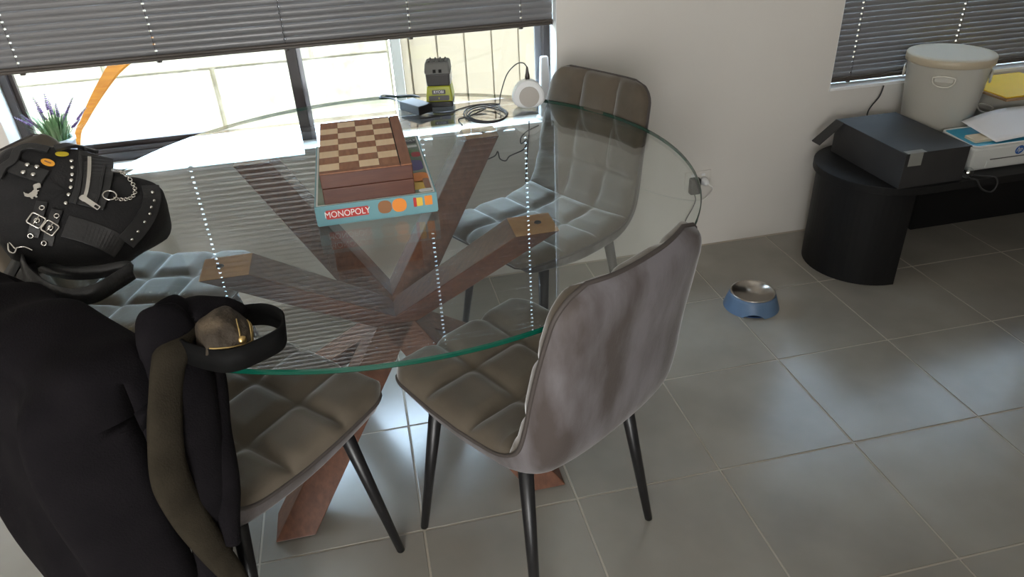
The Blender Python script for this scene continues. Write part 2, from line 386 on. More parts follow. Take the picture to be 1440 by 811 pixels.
# ------------------------------------------------------------------ table
TC = Vector((-0.768, -0.363)); TR = 0.768; TZ = 0.75; TT = 0.011
tb = thing('dining_table', 'round clear glass dining table on crossed dark wooden beams', 'table', (TC.x, TC.y, 0))
b = MB(); n = 160
prof = [(TR - 0.002, TZ), (TR, TZ + 0.0025), (TR, TZ + TT - 0.0025), (TR - 0.002, TZ + TT)]
vs = [(TC.x + r * math.cos(2 * PI * k / n), TC.y + r * math.sin(2 * PI * k / n), z) for r, z in prof for k in range(n)]
b.add(vs, [(i * n + k, i * n + (k + 1) % n, (i + 1) * n + (k + 1) % n, (i + 1) * n + k) for i in range(3) for k in range(n)], 1)
b.f += [tuple(range(n))[::-1], tuple(3 * n + k for k in range(n))]; b.m += [0, 0]
obj('glass_top', b.mesh('glass_top', ['table_glass', 'glass_rim']), tb)
BC = Vector((-0.790, -0.352)); BR = 0.325; BH = 0.049
for sx, sy in ((1, 1), (1, -1), (-1, 1), (-1, -1)):
    # each beam: axis-aligned square foot at one corner, flat top at the opposite corner
    def q(cx, cy, z): return [Vector((cx - BH, cy - BH, z)), Vector((cx + BH, cy - BH, z)), Vector((cx + BH, cy + BH, z)), Vector((cx - BH, cy + BH, z))]
    eps = 0.0012 * (sx + 2 * sy)
    fx, fy = (0.325, 0.348) if sy > 0 else (0.300, 0.300)
    bot = q(BC.x - sx * fx, BC.y - sy * fy, 0.004); top = q(BC.x + sx * BR, BC.y + sy * BR, TZ - 0.006 + 0 * eps)
    mb = MB().hexa(bot, top); mb.m[1] = 1
    be = obj('beam', mb.mesh('beam', ['wood_walnut', 'wood_end']), tb, bevel=0.0025)
    cx, cy = BC.x + sx * (BR + 0.012), BC.y + sy * (BR - 0.004)
    obj('screw', MB().lathe([(0.008, 0), (0.007, 0.002), (0.0001, 0.0025)], (cx, cy, TZ - 0.0057), 16).mesh('screw', 'dark_hole'), be)
    obj('foot_pad', MB().box(bot[0].x + 0.012, bot[1].x - 0.012, bot[0].y + 0.012, bot[2].y - 0.012, 0, 0.005).mesh('foot_pad', 'plastic_black'), be)
#PART2

# ------------------------------------------------------------------ chairs
PR = [(0.232, 0.446), (0.205, 0.462), (0.09, 0.453), (-0.06, 0.444), (-0.145, 0.450), (-0.200, 0.487), (-0.228, 0.56), (-0.252, 0.68), (-0.276, 0.79), (-0.292, 0.858)]
_d = crom([(0, y, z) for y, z in PR], 24)
_s = [0.0]
for i in range(1, len(_d)): _s.append(_s[-1] + (_d[i] - _d[i - 1]).length)
PLEN = _s[-1]
def prof_at(s):
    s = max(0, min(PLEN, s)); k = int(np.searchsorted(_s, s)); k = max(1, min(len(_d) - 1, k))
    t = (s - _s[k - 1]) / max(1e-9, _s[k] - _s[k - 1]); p = _d[k - 1].lerp(_d[k], t)
    a, c = _d[max(0, k - 4)], _d[min(len(_d) - 1, k + 3)]; tg = (c - a).normalized()
    return p, Vector((0, tg.z, -tg.y)) * 1.0          # normal on the sitter's side
def half_w(s):
    f = s / PLEN
    base = np.interp(f, [0, 0.2, 0.48, 0.62, 0.85, 1], [0.208, 0.216, 0.216, 0.212, 0.205, 0.194])
    r = 0.062
    for e in (s, PLEN - s):
        if e < r: base = base - r + math.sqrt(max(0, r * r - (r - e) ** 2))
    return base
def chair_pt(s, v, off):
    p, n = prof_at(s); n = -n if n.z < 0 and s < PLEN * 0.3 else n
    f = s / PLEN
    wing = np.interp(f, [0, 0.3, 0.5, 0.7, 1], [0.0, 0.006, 0.022, 0.026, 0.016]) * abs(v) ** 2.5
    w = half_w(s)
    return Vector((v * w, 0, 0)) + p + n * (off + wing)
def edge_f(s, v, r=0.05):
    d = min((1 - abs(v)) * half_w(s), s, PLEN - s); x = min(1, max(0, d / r)); return math.sqrt(max(0, 1 - (1 - x) ** 2))
ROWS = 6; COLS = 3; SB = PLEN * 0.5
def quilt(s, v):
    r = s / PLEN * ROWS; c = (v * half_w(s) / 0.212 + 1) / 2 * COLS
    a = abs(math.sin(PI * r)) if 0.5 < r < ROWS - 0.5 else 1
    b2 = abs(math.sin(PI * c)) if 0.6 < c < COLS - 0.6 else 1
    return 0.30 + 0.70 * (min(1, a * 1.6) ** 0.55) * (min(1, b2 * 1.6) ** 0.55)
def surf(s0, s1, ns, nv, f):
    b = MB(); ss = [s0 + (s1 - s0) * (i / ns) for i in range(ns + 1)]; vv = [-math.cos(PI * j / nv) * 0.35 + (-1 + 2 * j / nv) * 0.65 for j in range(nv + 1)]
    vs = [f(s, v) for s in ss for v in vv]; W = nv + 1
    b.add(vs, [(i * W + j, i * W + j + 1, (i + 1) * W + j + 1, (i + 1) * W + j) for i in range(ns) for j in range(nv)])
    return b
front = lambda s, v: chair_pt(s, v, 0.003 + 0.030 * edge_f(s, v, 0.045) * quilt(s, v))
def rear(s, v):
    f = s / PLEN; th = np.interp(f, [0, 0.25, 0.5, 0.75, 1], [0.035, 0.055, 0.055, 0.038, 0.026])
    return chair_pt(s, v, -0.003 - th * edge_f(s, v, 0.06))
def mesh_sm(b, name, mat):
    me = b.mesh(name, mat, True); return me
CH_M = {'seat_cushion': mesh_sm(surf(0, SB, 70, 60, front), 'seat_cushion', 'velvet'),
        'backrest_cushion': mesh_sm(surf(SB, PLEN, 70, 60, front), 'backrest_cushion', 'velvet'),
        'shell': mesh_sm(surf(0, PLEN, 60, 36, rear), 'shell', 'velvet_back')}
loop = [chair_pt(PLEN * i / 70, 1, 0) for i in range(71)] + [chair_pt(PLEN, 1 - 2 * j / 14, 0) for j in range(1, 14)] + \
       [chair_pt(PLEN * (1 - i / 70), -1, 0) for i in range(71)] + [chair_pt(0, -1 + 2 * j / 14, 0) for j in range(1, 14)]
lp = [loop[0]]
for p in loop[1:]:
    if (p - lp[-1]).length > 0.004: lp.append(p)
CH_M['piping'] = MB().tube(lp, 0.0045, 7, closed=True).mesh('piping', 'piping', True)
LEGM = [MB().tube([(sx * 0.155, sy * 0.135 - 0.005, 0.425), (sx * 0.202, sy * 0.197 - 0.008, 0.0)], 0.0165, 16, r2=0.0095).mesh('leg', 'leg_black', True) for sx in (-1, 1) for sy in (1, -1)]
CHAIRS = {}
def chair(key, label, c, f):
    rz = math.atan2(-f[0], f[1])
    t = thing('dining_chair', label, 'chair', (c[0], c[1], 0), rz, 'quilted velvet dining chairs around the table')
    for n_, me in CH_M.items(): obj(n_, me, t, world=False)
    for me in LEGM: obj('leg', me, t, world=False)
    CHAIRS[key] = Matrix.Translation((c[0], c[1], 0)) @ Matrix.Rotation(rz, 4, 'Z')
    return t
chair('A', 'grey brown velvet chair with its smooth back to the dog bowl, empty seat', (-0.526, -0.841), (-0.5334, 0.8459))
chair('B', 'grey brown velvet chair beside the wall sockets, quilted back above the glass', (-0.309, -0.096), (-0.8747, -0.4847))
chair('C', 'grey brown velvet chair with the dark coat hung over its back', (-1.138, -0.830), (0.7254, 0.6883))
chair('D', 'grey brown velvet chair behind the studded bag, beside the lavender window', (-1.435, -0.200), (0.954, -0.30))

# ------------------------------------------------------------------ coat over chair C
MC = CHAIRS['C']
SEC = [(-0.400, 0.10), (-0.402, 0.25), (-0.398, 0.45), (-0.396, 0.62), (-0.388, 0.78), (-0.372, 0.845), (-0.326, 0.882), (-0.262, 0.884), (-0.205, 0.860), (-0.190, 0.800), (-0.196, 0.755), (-0.186, 0.66), (-0.166, 0.585), (-0.160, 0.570)]
SECS = crom([(0, y, z) for y, z in SEC], 6)
def fold(x, z, k):
    return 0.014 * math.sin(23 * x + 3.0 * z + k) + 0.006 * math.sin(51 * x - 4 * z + 2 * k) + 0.004 * math.sin(17 * z + 9 * x)
def coat_pt(x, e, i):
    p = SECS[i]; y, z = p.y, p.z
    f = i / (len(SECS) - 1)
    hem = 0.10 + 0.43 * (1 / (1 + math.exp((x + 0.155) * 90)))
    if f < 0.45 and z < 0.60: z = hem + (z - 0.10) * (0.60 - hem) / 0.50
    d = fold(x, z, 0.4 if f < 0.5 else 2.2) * (0.3 if 0.42 < f < 0.6 else 1.0)
    ny = -1 if f < 0.5 else 1
    yc = -0.272
    y = y + ny * d * (0.35 if f > 0.5 else 1)
    z = z + (0.012 * math.sin(14 * x + 1) + 0.007 * math.sin(37 * x)) * (1 if z > 0.85 else 0)
    k = math.sqrt(max(0.0, 1 - e * e))
    y = yc + (y - yc) * k
    z = z - 0.035 * (1 - k) * (1 if z > 0.8 else 0.2)
    return Vector((x, y, z))
def coat_cols():
    c = [(-0.37, 1.0), (-0.365, 0.9), (-0.35, 0.6), (-0.33, 0.2)]
    x = -0.31
    while x < 0.195: c.append((x, 0.0)); x += 0.0125
    c += [(0.205, 0.25), (0.218, 0.5), (0.229, 0.72), (0.236, 0.88), (0.240, 0.97), (0.241, 1.0)]
    return c
cc = coat_cols(); b = MB(); n2 = len(SECS)
b.add([MC @ coat_pt(x, e, i) for x, e in cc for i in range(n2)], [(a * n2 + i, a * n2 + i + 1, (a + 1) * n2 + i + 1, (a + 1) * n2 + i) for a in range(len(cc) - 1) for i in range(n2 - 1)])
ct = thing('coat', 'dark charcoal coat with olive lining draped over a chair back', 'coat', MC @ Vector((0, -0.3, 0)))
body = obj('body', b.mesh('body', 'coat', True), ct)
m = body.modifiers.new('solid', 'SOLIDIFY'); m.thickness = 0.008; m.offset = -1
# olive lapel lining down the open edge of the coat, dark folds in front of it
def side_ribbon(name, pts, wid, th, mat, parent, wdir):
    P = crom([MC @ Vector(p) for p in pts], 8)
    N = len(P); ws = [float(np.interp(i / (N - 1), np.linspace(0, 1, len(wid)), wid)) for i in range(N)]
    bb = MB(); D = MC.to_3x3() @ Vector(wdir); rings = []
    for i, p in enumerate(P):
        t = (P[min(i + 1, N - 1)] - P[max(i - 1, 0)]).normalized(); wd = (D - t * D.dot(t)).normalized(); nn = t.cross(wd)
        for k in range(14):
            a = 2 * PI * k / 14
            rings.append(p + wd * math.cos(a) * ws[i] / 2 + nn * math.sin(a) * th * (1 + 0.25 * math.sin(i * 0.5)) / 2)
    bb.add(rings, [(i * 14 + k, i * 14 + (k + 1) % 14, i * 14 + 14 + (k + 1) % 14, i * 14 + 14 + k) for i in range(N - 1) for k in range(14)] + [tuple(range(14))[::-1], tuple((N - 1) * 14 + k for k in range(14))])
    return obj(name, bb.mesh(name, mat, True), parent)
def on_side(px, py, xl):                                  # pixel -> chair-local point on the plane x = xl
    MI = MC.inverted(); o_ = MI @ Vector(CAM); d_ = MI.to_3x3() @ Vector(ray(px, py)); return o_ + d_ * ((xl - o_.x) / d_.x)
side_ribbon('lapel', [on_side(*q_) for q_ in ((292, 448, 0.19), (262, 462, 0.215), (240, 500, 0.243), (233, 560, 0.256), (233, 620, 0.258), (240, 672, 0.258), (266, 724, 0.257), (300, 772, 0.257), (334, 815, 0.257), (352, 850, 0.255))], [0.025, 0.045, 0.050, 0.052, 0.056, 0.060, 0.056, 0.048, 0.038, 0.03], 0.022, 'coat_olive', ct, (0, 1, 0))
side_ribbon('front_fold', [(0.20, -0.175, 0.90), (0.222, -0.185, 0.87), (0.238, -0.195, 0.78), (0.242, -0.208, 0.66), (0.240, -0.222, 0.54), (0.232, -0.250, 0.40), (0.228, -0.270, 0.20)], [0.05, 0.09, 0.10, 0.085, 0.08, 0.07, 0.05], 0.040, 'coat', ct, (0, 1, 0))
side_ribbon('front_fold', [(0.17, -0.150, 0.885), (0.212, -0.150, 0.85), (0.224, -0.152, 0.76), (0.236, -0.172, 0.66), (0.252, -0.195, 0.56), (0.256, -0.215, 0.48)], [0.05, 0.07, 0.065, 0.055, 0.05, 0.03], 0.036, 'coat', ct, (0, 1, 0))
side_ribbon('collar', [MC.inverted() @ atz(x, y, z) for x, y, z in ((205, 452, 0.868), (240, 440, 0.872), (275, 434, 0.873), (310, 433, 0.872), (345, 440, 0.866))], [0.03, 0.055, 0.06, 0.05, 0.02], 0.018, 'coat', ct, (0, 1, 0.1))

# jeans bundle and belt hung on the coat
jn = thing('jeans', 'bunched brown denim with yellow stitching tucked in the coat', 'jeans', MC @ Vector((0.17, -0.13, 0.86)))
b = MB(); N = 36; K = 36; vs = []
c0 = atz(282, 480, 0.862); c1 = atz(350, 470, 0.845)
ax = (c1 - c0); ux = ax.normalized(); uz = Vector((0, 0, 1)); uz = (uz - ux * uz.dot(ux)).normalized(); uy = uz.cross(ux)
def jean_r(t): return 0.046 * (math.sin(PI * (0.12 + 0.80 * t)) ** 0.5)
def jean_pt(t, a, o=0.0):
    r = jean_r(t) * (1 + 0.07 * math.sin(3 * a + 7 * t) + 0.035 * math.sin(6 * a - 12 * t) + 0.02 * math.sin(18 * t + 2 * a)) + o
    return c0 + ax * t + uy * math.cos(a) * r * 1.0 + uz * math.sin(a) * r * 0.95
for i in range(N + 1):
    for k in range(K): vs.append(jean_pt(i / N, 2 * PI * k / K))
b.add(vs, [(i * K + k, i * K + (k + 1) % K, (i + 1) * K + (k + 1) % K, (i + 1) * K + k) for i in range(N) for k in range(K)] + [tuple(range(K))[::-1], tuple(N * K + k for k in range(K))])
obj('denim', b.mesh('denim', 'denim', True), jn)
vc = Vector(CAM) - (c0 + c1) / 2; acam = math.atan2(vc.dot(uz), vc.dot(uy))
for (a0, a1, t0, t1) in ((0.35, 0.25, 0.05, 0.97), (0.50, 0.42, 0.10, 0.95), (1.3, -0.9, 0.86, 0.93), (1.25, -0.8, 0.93, 0.97), (0.1, -0.7, 0.62, 0.66)):
    obj('stitching', MB().tube([jean_pt(t0 + (t1 - t0) * i / 16, acam + a0 + (a1 - a0) * i / 16, 0.0012) for i in range(17)], 0.0011, 6).mesh('stitching', 'stitch', True), jn)
rv = jean_pt(0.66, acam + 0.12, 0.001); nr = (rv - (c0 + ax * 0.66)).normalized()
obj('button', MB().lathe([(0.006, 0), (0.006, 0.002), (0.003, 0.0035), (0.0001, 0.004)], rv, 14, M=nr.to_track_quat('Z', 'Y').to_matrix()).mesh('button', 'brass', True), jn)
# belt loop
tw = Vector((vc.x, vc.y, 0)); uh = Vector((ux.x, ux.y, 0)).normalized(); tw = (tw - uh * tw.dot(uh)).normalized()   # level direction from the jeans to the viewer
jl = ax.length
def belt_pt(al, side, dz=0.0): p = c0 + uh * al + tw * side; p.z = 0.846 + dz; return p
pts = [belt_pt(-0.006, -0.050, 0.012), belt_pt(0.3 * jl, -0.054, 0.008), belt_pt(0.8 * jl, -0.055, 0.004)] + \
      [belt_pt(jl + 0.050 * math.sin(a_), -0.054 * math.cos(a_)) for a_ in (0.5, 1.0, 1.57, 2.1, 2.6)] + [belt_pt(0.8 * jl, 0.054), belt_pt(0.5 * jl, 0.054), belt_pt(0.22 * jl, 0.046), belt_pt(-0.002, 0.024), belt_pt(-0.018, -0.004), belt_pt(-0.024, -0.022)]
bl = obj('belt', MB().ribbon(crom(pts, 8), (0.1, 0.1, 1), 0.036, 0.004).mesh('belt', 'belt_black', True)); tag(bl, 'looped black leather belt sticking out from the coat', 'belt')

# ------------------------------------------------------------------ studded bag on the glass
ZG = TZ + TT
BN = Vector((0.2, -0.619, 0.759)).normalized(); BP0 = atz(120, 372, 0.792)
def bagp(x, y, off=0.0):
    d = Vector(ray(x, y)); C = Vector(CAM); return C + d * ((BP0 - C).dot(BN) / d.dot(BN)) + BN * off
OUT = [(8, 214), (45, 207), (85, 211), (122, 216), (150, 232), (183, 252), (212, 258), (229, 268), (229, 290), (206, 330), (172, 358), (130, 366), (90, 364), (52, 358), (22, 356), (-2, 340), (-16, 310), (-20, 270), (-10, 235)]
oc = crom([bagp(x, y) for x, y in OUT], 4, closed=True); cen = sum(oc, Vector()) / len(oc); n = len(oc)
rings = []
for k, h in ((0.90, -0.17), (0.97, -0.09), (1.0, -0.03), (1.0, 0.0), (0.965, 0.016), (0.88, 0.030), (0.72, 0.040), (0.5, 0.046), (0.25, 0.049), (0.02, 0.050)):
    ring = []
    for i, p in enumerate(oc):
        q2 = cen + (p - cen) * k
        if h < 0: q2 = q2 + Vector((-0.10, 0.42, -0.90)) * (-h)
        else: q2 = q2 + BN * h * (1 + 0.10 * math.sin(7 * i / n * 2 * PI) * (k - 0.3))
        q2.z = max(q2.z, ZG + 0.0015); ring.append(q2)
    rings.append(ring)
b = MB(); b.add([p for r in rings for p in r], [(i * n + k, i * n + (k + 1) % n, (i + 1) * n + (k + 1) % n, (i + 1) * n + k) for i in range(len(rings) - 1) for k in range(n)] + [tuple(range(n))[::-1], tuple((len(rings) - 1) * n + k for k in range(n))])
bagme = b.mesh('body', 'black_fabric', True)
bag = thing('handbag', 'black canvas and leather bag with studs, buckles and pins on the glass', 'bag', (cen.x, cen.y, ZG))
obj('body', bagme, bag)
bvh = BVHTree.FromPolygons([v.co.copy() for v in bagme.vertices], [tuple(p.vertices) for p in bagme.polygons])
def onbag(x, y, off=0.001):
    h = bvh.ray_cast(Vector(CAM), Vector(ray(x, y)).normalized())
    if h[0] is None: return bagp(x, y, off), BN.copy()
    nn = h[1] if h[1].dot(Vector(ray(x, y))) < 0 else -h[1]
    return h[0] + nn * off, nn
def bagstrip(name, cpx, width, th, mat, off=0.002, nseg=6):
    P = crom([onbag(x, y, off)[0] for x, y in cpx], nseg); NN = []
    for p in P:
        q2 = bvh.find_nearest(p); nn = q2[1]; nn = nn if nn.dot(BN) > 0 else -nn; NN.append((nn + BN * 0.6).normalized())
    NN = [(NN[max(0, i - 2)] + NN[max(0, i - 1)] + NN[i] + NN[min(len(NN) - 1, i + 1)] + NN[min(len(NN) - 1, i + 2)]).normalized() for i in range(len(NN))]
    W = []
    for i in range(len(P)):
        t = (P[min(i + 1, len(P) - 1)] - P[max(i - 1, 0)]).normalized(); W.append(tuple(NN[i].cross(t)))
    return obj(name, MB().ribbon(P, W, width, th).mesh(name, mat, False), bag, bevel=0.001)
def bagframe(x, y, x2, y2, off=0.003):
    p, nn = onbag(x, y, off); q2, _ = onbag(x2, y2, off); xd = (q2 - p); xd = (xd - nn * xd.dot(nn)).normalized(); yd = nn.cross(xd)
    return frame(p, xd, yd)
def stud(x, y, r=0.0045, off=0.0015):
    p, nn = onbag(x, y, off); return obj('stud', MB().lathe([(r, 0), (r * 0.9, r * 0.35), (r * 0.5, r * 0.6), (0.0001, r * 0.7)], p, 12, M=nn.to_track_quat('Z', 'Y').to_matrix()).mesh('stud', 'silver', True), bag)
# leather pieces
bagstrip('pocket_flap', [(133, 222), (134, 248), (130, 270), (122, 292)], 0.062, 0.005, 'leather', 0.006)
bagstrip('zip', [(124, 226), (126, 248), (124, 268), (119, 285)], 0.007, 0.003, 'silver', 0.011)
bagstrip('zip_edge', [(114, 224), (115, 248), (113, 270), (107, 290)], 0.005, 0.004, 'leather', 0.011)
bagstrip('zip_edge', [(146, 236), (145, 256), (141, 275), (136, 290)], 0.005, 0.004, 'leather', 0.011)
zp = bagframe(122, 285, 140, 297, 0.014); mb = MB().prism(rrect(0.034, 0.010, 0.002), zp @ Matrix.Translation((0.014, 0, 0)), 0.003)
zo = obj('zip_pull', mb.mesh('zip_pull', 'silver'), bag); obj('zip_slot', MB().prism(rrect(0.008, 0.005, 0.001), zp @ Matrix.Translation((0.025, 0, 0.003)), 0.0005).mesh('zip_slot', 'dark_hole'), zo)
obj('zip_slider', MB().prism(rrect(0.014, 0.012, 0.004), zp @ Matrix.Translation((-0.004, 0, -0.004)), 0.006).mesh('zip_slider', 'silver'), bag)
bagstrip('base_trim', [(210, 262), (212, 280), (205, 302), (192, 322), (176, 340)], 0.034, 0.005, 'leather', 0.004)
bagstrip('lower_panel', [(92, 318), (120, 326), (150, 337), (170, 348)], 0.045, 0.004, 'leather', 0.002)
for x, y in ((213, 273), (213, 283), (209, 292), (207, 301), (200, 312), (191, 325), (183, 336)): stud(x, y, 0.0036, 0.0085)
for x, y in ((101, 227), (102, 236), (102, 246), (101, 254), (100, 264), (97, 274), (93, 286)): stud(x, y, 0.0045)
# snap tab with four studs
bagstrip('tab', [(20, 236), (38, 243), (54, 248), (66, 252)], 0.030, 0.006, 'leather', 0.006)
for x, y in ((42, 236), (55, 239), (36, 247), (50, 250)):
    p, nn = onbag(x, y, 0.012); obj('stud', MB().lathe([(0.0048, 0), (0.004, 0.002), (0.0001, 0.003)], p, 12, M=nn.to_track_quat('Z', 'Y').to_matrix()).mesh('stud', 'silver', True), bag)
# handle stub at the top, upper strap keeper
bagstrip('handle', [(2, 255), (10, 240), (22, 230), (30, 216), (45, 212), (70, 216)], 0.016, 0.006, 'leather', 0.010)
bagstrip('top_strap', [(78, 216), (100, 212), (118, 212), (138, 218)], 0.014, 0.007, 'leather', 0.012)
# two buckles with eyelets
for bx, by in ((52, 311), (73, 322)):
    sx_, sy_ = 14, -24
    bagstrip('strap', [(bx + 9, by - 26), (bx + 3, by - 8), (bx - 5, by + 22)], 0.020, 0.005, 'leather', 0.004)
    F = bagframe(bx, by, bx + 16, by + 8, 0.009)
    o = [(p[0], p[1]) for p in rrect(0.025, 0.022, 0.004)]
    obj('buckle', MB().tube([F @ Vector((x, y, 0)) for x, y in o], 0.0017, 8, closed=True).tube([F @ Vector((0, -0.011, 0.001)), F @ Vector((0, 0.009, 0.003))], 0.0015, 8).mesh('buckle', 'silver', True), bag)
    for ex, ey in ((bx + 9, by - 16), (bx + 1, by), (bx - 8, by + 20)):
        p, nn = onbag(ex, ey, 0.0095); Q = nn.to_track_quat('Z', 'Y').to_matrix().to_4x4(); Q.translation = p
        e2 = obj('eyelet', MB().tube([Q @ Vector((0.0042 * math.cos(a), 0.0042 * math.sin(a), 0)) for a in np.linspace(0, 2 * PI, 17)[:-1]], 0.0013, 6, closed=True).mesh('eyelet', 'silver', True), bag)
        obj('eyelet_hole', MB().lathe([(0.0036, -0.0006), (0.0036, 0.0)], (0, 0, 0), 12, M=None).mesh('eyelet_hole', 'dark_hole'), e2, world=False).matrix_world = Q
# pins
F = bagframe(68, 230, 84, 236, 0.003); obj('oval_pin', MB().prism([(0.013 * math.cos(a), 0.0075 * math.sin(a)) for a in np.linspace(0, 2 * PI, 21)[:-1]], F, 0.002).mesh('oval_pin', 'pin_orange'), bag)['label'] = 'orange oval pin'
F2 = F @ Matrix.Translation((0, 0, 0.0021)); obj('pin_bar', MB().prism(rrect(0.013, 0.003, 0.001), F2, 0.0004).mesh('pin_bar', 'game_brown'), bag)
F = bagframe(88, 219, 100, 219, 0.004); obj('patch_pin', MB().prism([(0.012 * math.cos(a), 0.006 * math.sin(a)) for a in np.linspace(0, 2 * PI, 21)[:-1]], F, 0.002).mesh('patch_pin', 'pin_yellow'), bag)['label'] = 'yellow oval pin'
F = bagframe(49, 272, 62, 268, 0.004)
dino = [(-16, -2), (-13, -5), (-9, -7), (-7, -12), (-4, -12), (-5, -9), (-1, -9), (0, -12), (3, -12), (2, -8), (5, -5), (6, -1), (9, -1), (9, 1), (6, 2), (7, 5), (14, 5), (14, 7), (10, 7), (15, 8), (15, 13), (13, 15), (5, 15), (3, 13), (2, 5), (-3, 2), (-9, 0), (-13, 3), (-15, 7)]
obj('dinosaur_pin', MB().prism([(x * 0.00105, y * 0.00105) for x, y in dino], F, 0.002).mesh('dinosaur_pin', 'silver'), bag)['label'] = 'silver dinosaur pin'
# ring and chain
p, nn = onbag(155, 278, 0.010); F = bagframe(155, 278, 165, 280, 0.010)
obj('ring', MB().tube([F @ Vector((0.012 * math.cos(a), 0.010 * math.sin(a), 0)) for a in np.linspace(0, 2 * PI, 25)[:-1]], 0.0016, 8, closed=True).mesh('ring', 'silver', True), bag)
cp = crom([onbag(x, y, 0.008)[0] for x, y in ((160, 281), (172, 283), (184, 281), (190, 272), (186, 260), (176, 250), (166, 246))], 4)
for i in range(0, len(cp) - 1):
    a, c = cp[i], cp[i + 1]; tt = (c - a); L = tt.length; mid = (a + c) / 2; tt.normalize(); sd2 = (BN.cross(tt) if i % 2 else BN).normalized()
    obj('chain_link', MB().tube([mid + tt * math.cos(t) * L * 0.68 + sd2 * math.sin(t) * 0.0034 for t in np.linspace(0, 2 * PI, 13)[:-1]], 0.0010, 5, closed=True).mesh('chain_link', 'silver', True), bag)
F = bagframe(163, 246, 172, 247, 0.008); obj('clasp', MB().prism(rrect(0.020, 0.012, 0.005), F, 0.003).mesh('clasp', 'silver'), bag)
# clip at the left side and carrying strap lying on the glass
for pts in (((8, 312), (14, 305), (18, 320), (12, 333)), ((2, 328), (14, 342), (26, 356)), ((16, 348), (17, 358), (24, 362), (28, 355)), ((27, 355), (38, 353), (50, 358))):
    obj('clip', MB().tube(crom([bagp(x, y, 0.020) for x, y in pts], 6), 0.0017, 7).mesh('clip', 'silver', True), bag)
def gl(x, y, z): return atz(x, y, z)
sp = crom([gl(30, 362, 0.815), gl(38, 385, 0.800), gl(62, 406, 0.785), gl(96, 418, 0.780), (gl(134, 412, 0.780)), gl(166, 394, 0.781), gl(186, 381, 0.783)], 8)
obj('carry_strap', MB().ribbon(sp, (0.2, 0.35, 1.0), 0.034, 0.004).mesh('carry_strap', 'leather', True), bag)
sp = crom([gl(186, 381, 0.783), gl(176, 376, 0.783), gl(140, 382, 0.782), gl(104, 384, 0.782), gl(70, 378, 0.785), gl(48, 368, 0.79)], 8)
obj('carry_strap', MB().ribbon(sp, (0.2, 0.35, 1.0), 0.026, 0.004).mesh('carry_strap', 'leather', True), bag)
sp = crom([gl(28, 362, 0.81), gl(14, 385, 0.79), gl(10, 397, 0.780), gl(9, 403, 0.779)], 8)
obj('carry_strap', MB().ribbon(sp, (0.9, 0.1, 0.3), 0.026, 0.004).mesh('carry_strap', 'leather', True), bag)
sp = crom([gl(36, 366, 0.80), gl(40, 390, 0.786), gl(50, 412, 0.78), gl(66, 424, 0.776)], 8)
obj('strap_lining', MB().ribbon(sp, (0.9, 0.2, 0.3), 0.040, 0.003).mesh('strap_lining', 'leather', True), bag)

# ------------------------------------------------------------------ things on the glass
g = thing('board_game_box', 'teal board game box lying under the wooden chess box', 'game box', (-0.792, -0.38, ZG))
gx0, gx1, gy0, gy1, gz = -0.927, -0.660, -0.583, -0.183, ZG + 0.047
obj('box_base', MB().box(gx0 + 0.002, gx1 - 0.002, gy0 + 0.002, gy1 - 0.002, ZG, ZG + 0.02).mesh('box_base', 'game_teal'), g)
lid = obj('lid', MB().box(gx0, gx1, gy0, gy1, ZG + 0.003, gz).mesh('lid', 'game_teal'), g, bevel=0.0012)
Ff = frame((gx0, gy0 - 0.0003, ZG), (1, 0, 0), (0, 0, 1))
def plate(name, M, x, y, w_, h_, mat, par, th=0.0005, r=0.002): return obj(name, MB().prism(rrect(w_, h_, r), M @ Matrix.Translation((x, y, 0)), th).mesh(name, mat), par)
tp = plate('title_panel', Ff, 0.068, 0.026, 0.092, 0.021, 'game_red', g)
text('title', 'MONOPOLY', 0.0205, Ff @ Matrix.Translation((0.068, 0.0255, 0.0007)), 'text_white', tp, 0.0002, 0.86)
plate('print_patch', Ff, 0.150, 0.028, 0.030, 0.030, 'game_brown', g, 0.0005, 0.012); plate('print_patch', Ff, 0.182, 0.028, 0.032, 0.032, 'game_orange', g, 0.0005, 0.014)
plate('price_sticker', Ff, 0.247, 0.031, 0.017, 0.022, 'game_orange', g, 0.0008)
plate('print_patch', Ff, 0.226, 0.030, 0.016, 0.020, 'game_yellow', g, 0.0006, 0.003); plate('print_patch', Ff, 0.217, 0.030, 0.007, 0.022, 'game_red', g, 0.0007, 0.002)
Ft = frame((gx0, gy0, gz - 0.0003), (1, 0, 0), (0, 1, 0))
plate('lid_border', Ft, 0.1335, 0.2, 0.260, 0.392, 'game_white', lid); plate('lid_picture', Ft, 0.1335, 0.2, 0.252, 0.384, 'game_art', lid, 0.0007)
plate('print_patch', Ft, 0.238, 0.355, 0.038, 0.036, 'plastic_dark', lid, 0.0009); plate('print_patch', Ft, 0.237, 0.318, 0.040, 0.016, 'game_white', lid, 0.0009, 0.004)
text('title', 'OPOLY', 0.018, Ft @ Matrix.Translation((0.237, 0.362, 0.0011)), 'text_white', lid, 0.0002, 0.7)
for (x, y, w_, h_, mt) in ((0.236, 0.27, 0.04, 0.05, 'leaf'), (0.247, 0.255, 0.022, 0.035, 'game_red'), (0.236, 0.18, 0.040, 0.07, 'game_purple'), (0.240, 0.10, 0.040, 0.06, 'game_orange'), (0.232, 0.052, 0.045, 0.05, 'game_yellow'), (0.252, 0.06, 0.014, 0.06, 'game_brown'), (0.245, 0.02, 0.03, 0.018, 'game_white')):
    plate('print_patch', Ft, x, y, w_, h_, mt, lid, 0.0009 + 0.0001 * (x > 0.24), min(w_, h_) * 0.4)
cz0, cz1 = gz + 0.001, gz + 0.072; cx0, cx1, cy0, cy1 = -0.904, -0.706, -0.578, -0.222
cb = thing('chess_box', 'folded wooden chess box with checkered top on the board game', 'chess box', ((cx0 + cx1) / 2, (cy0 + cy1) / 2, cz0))
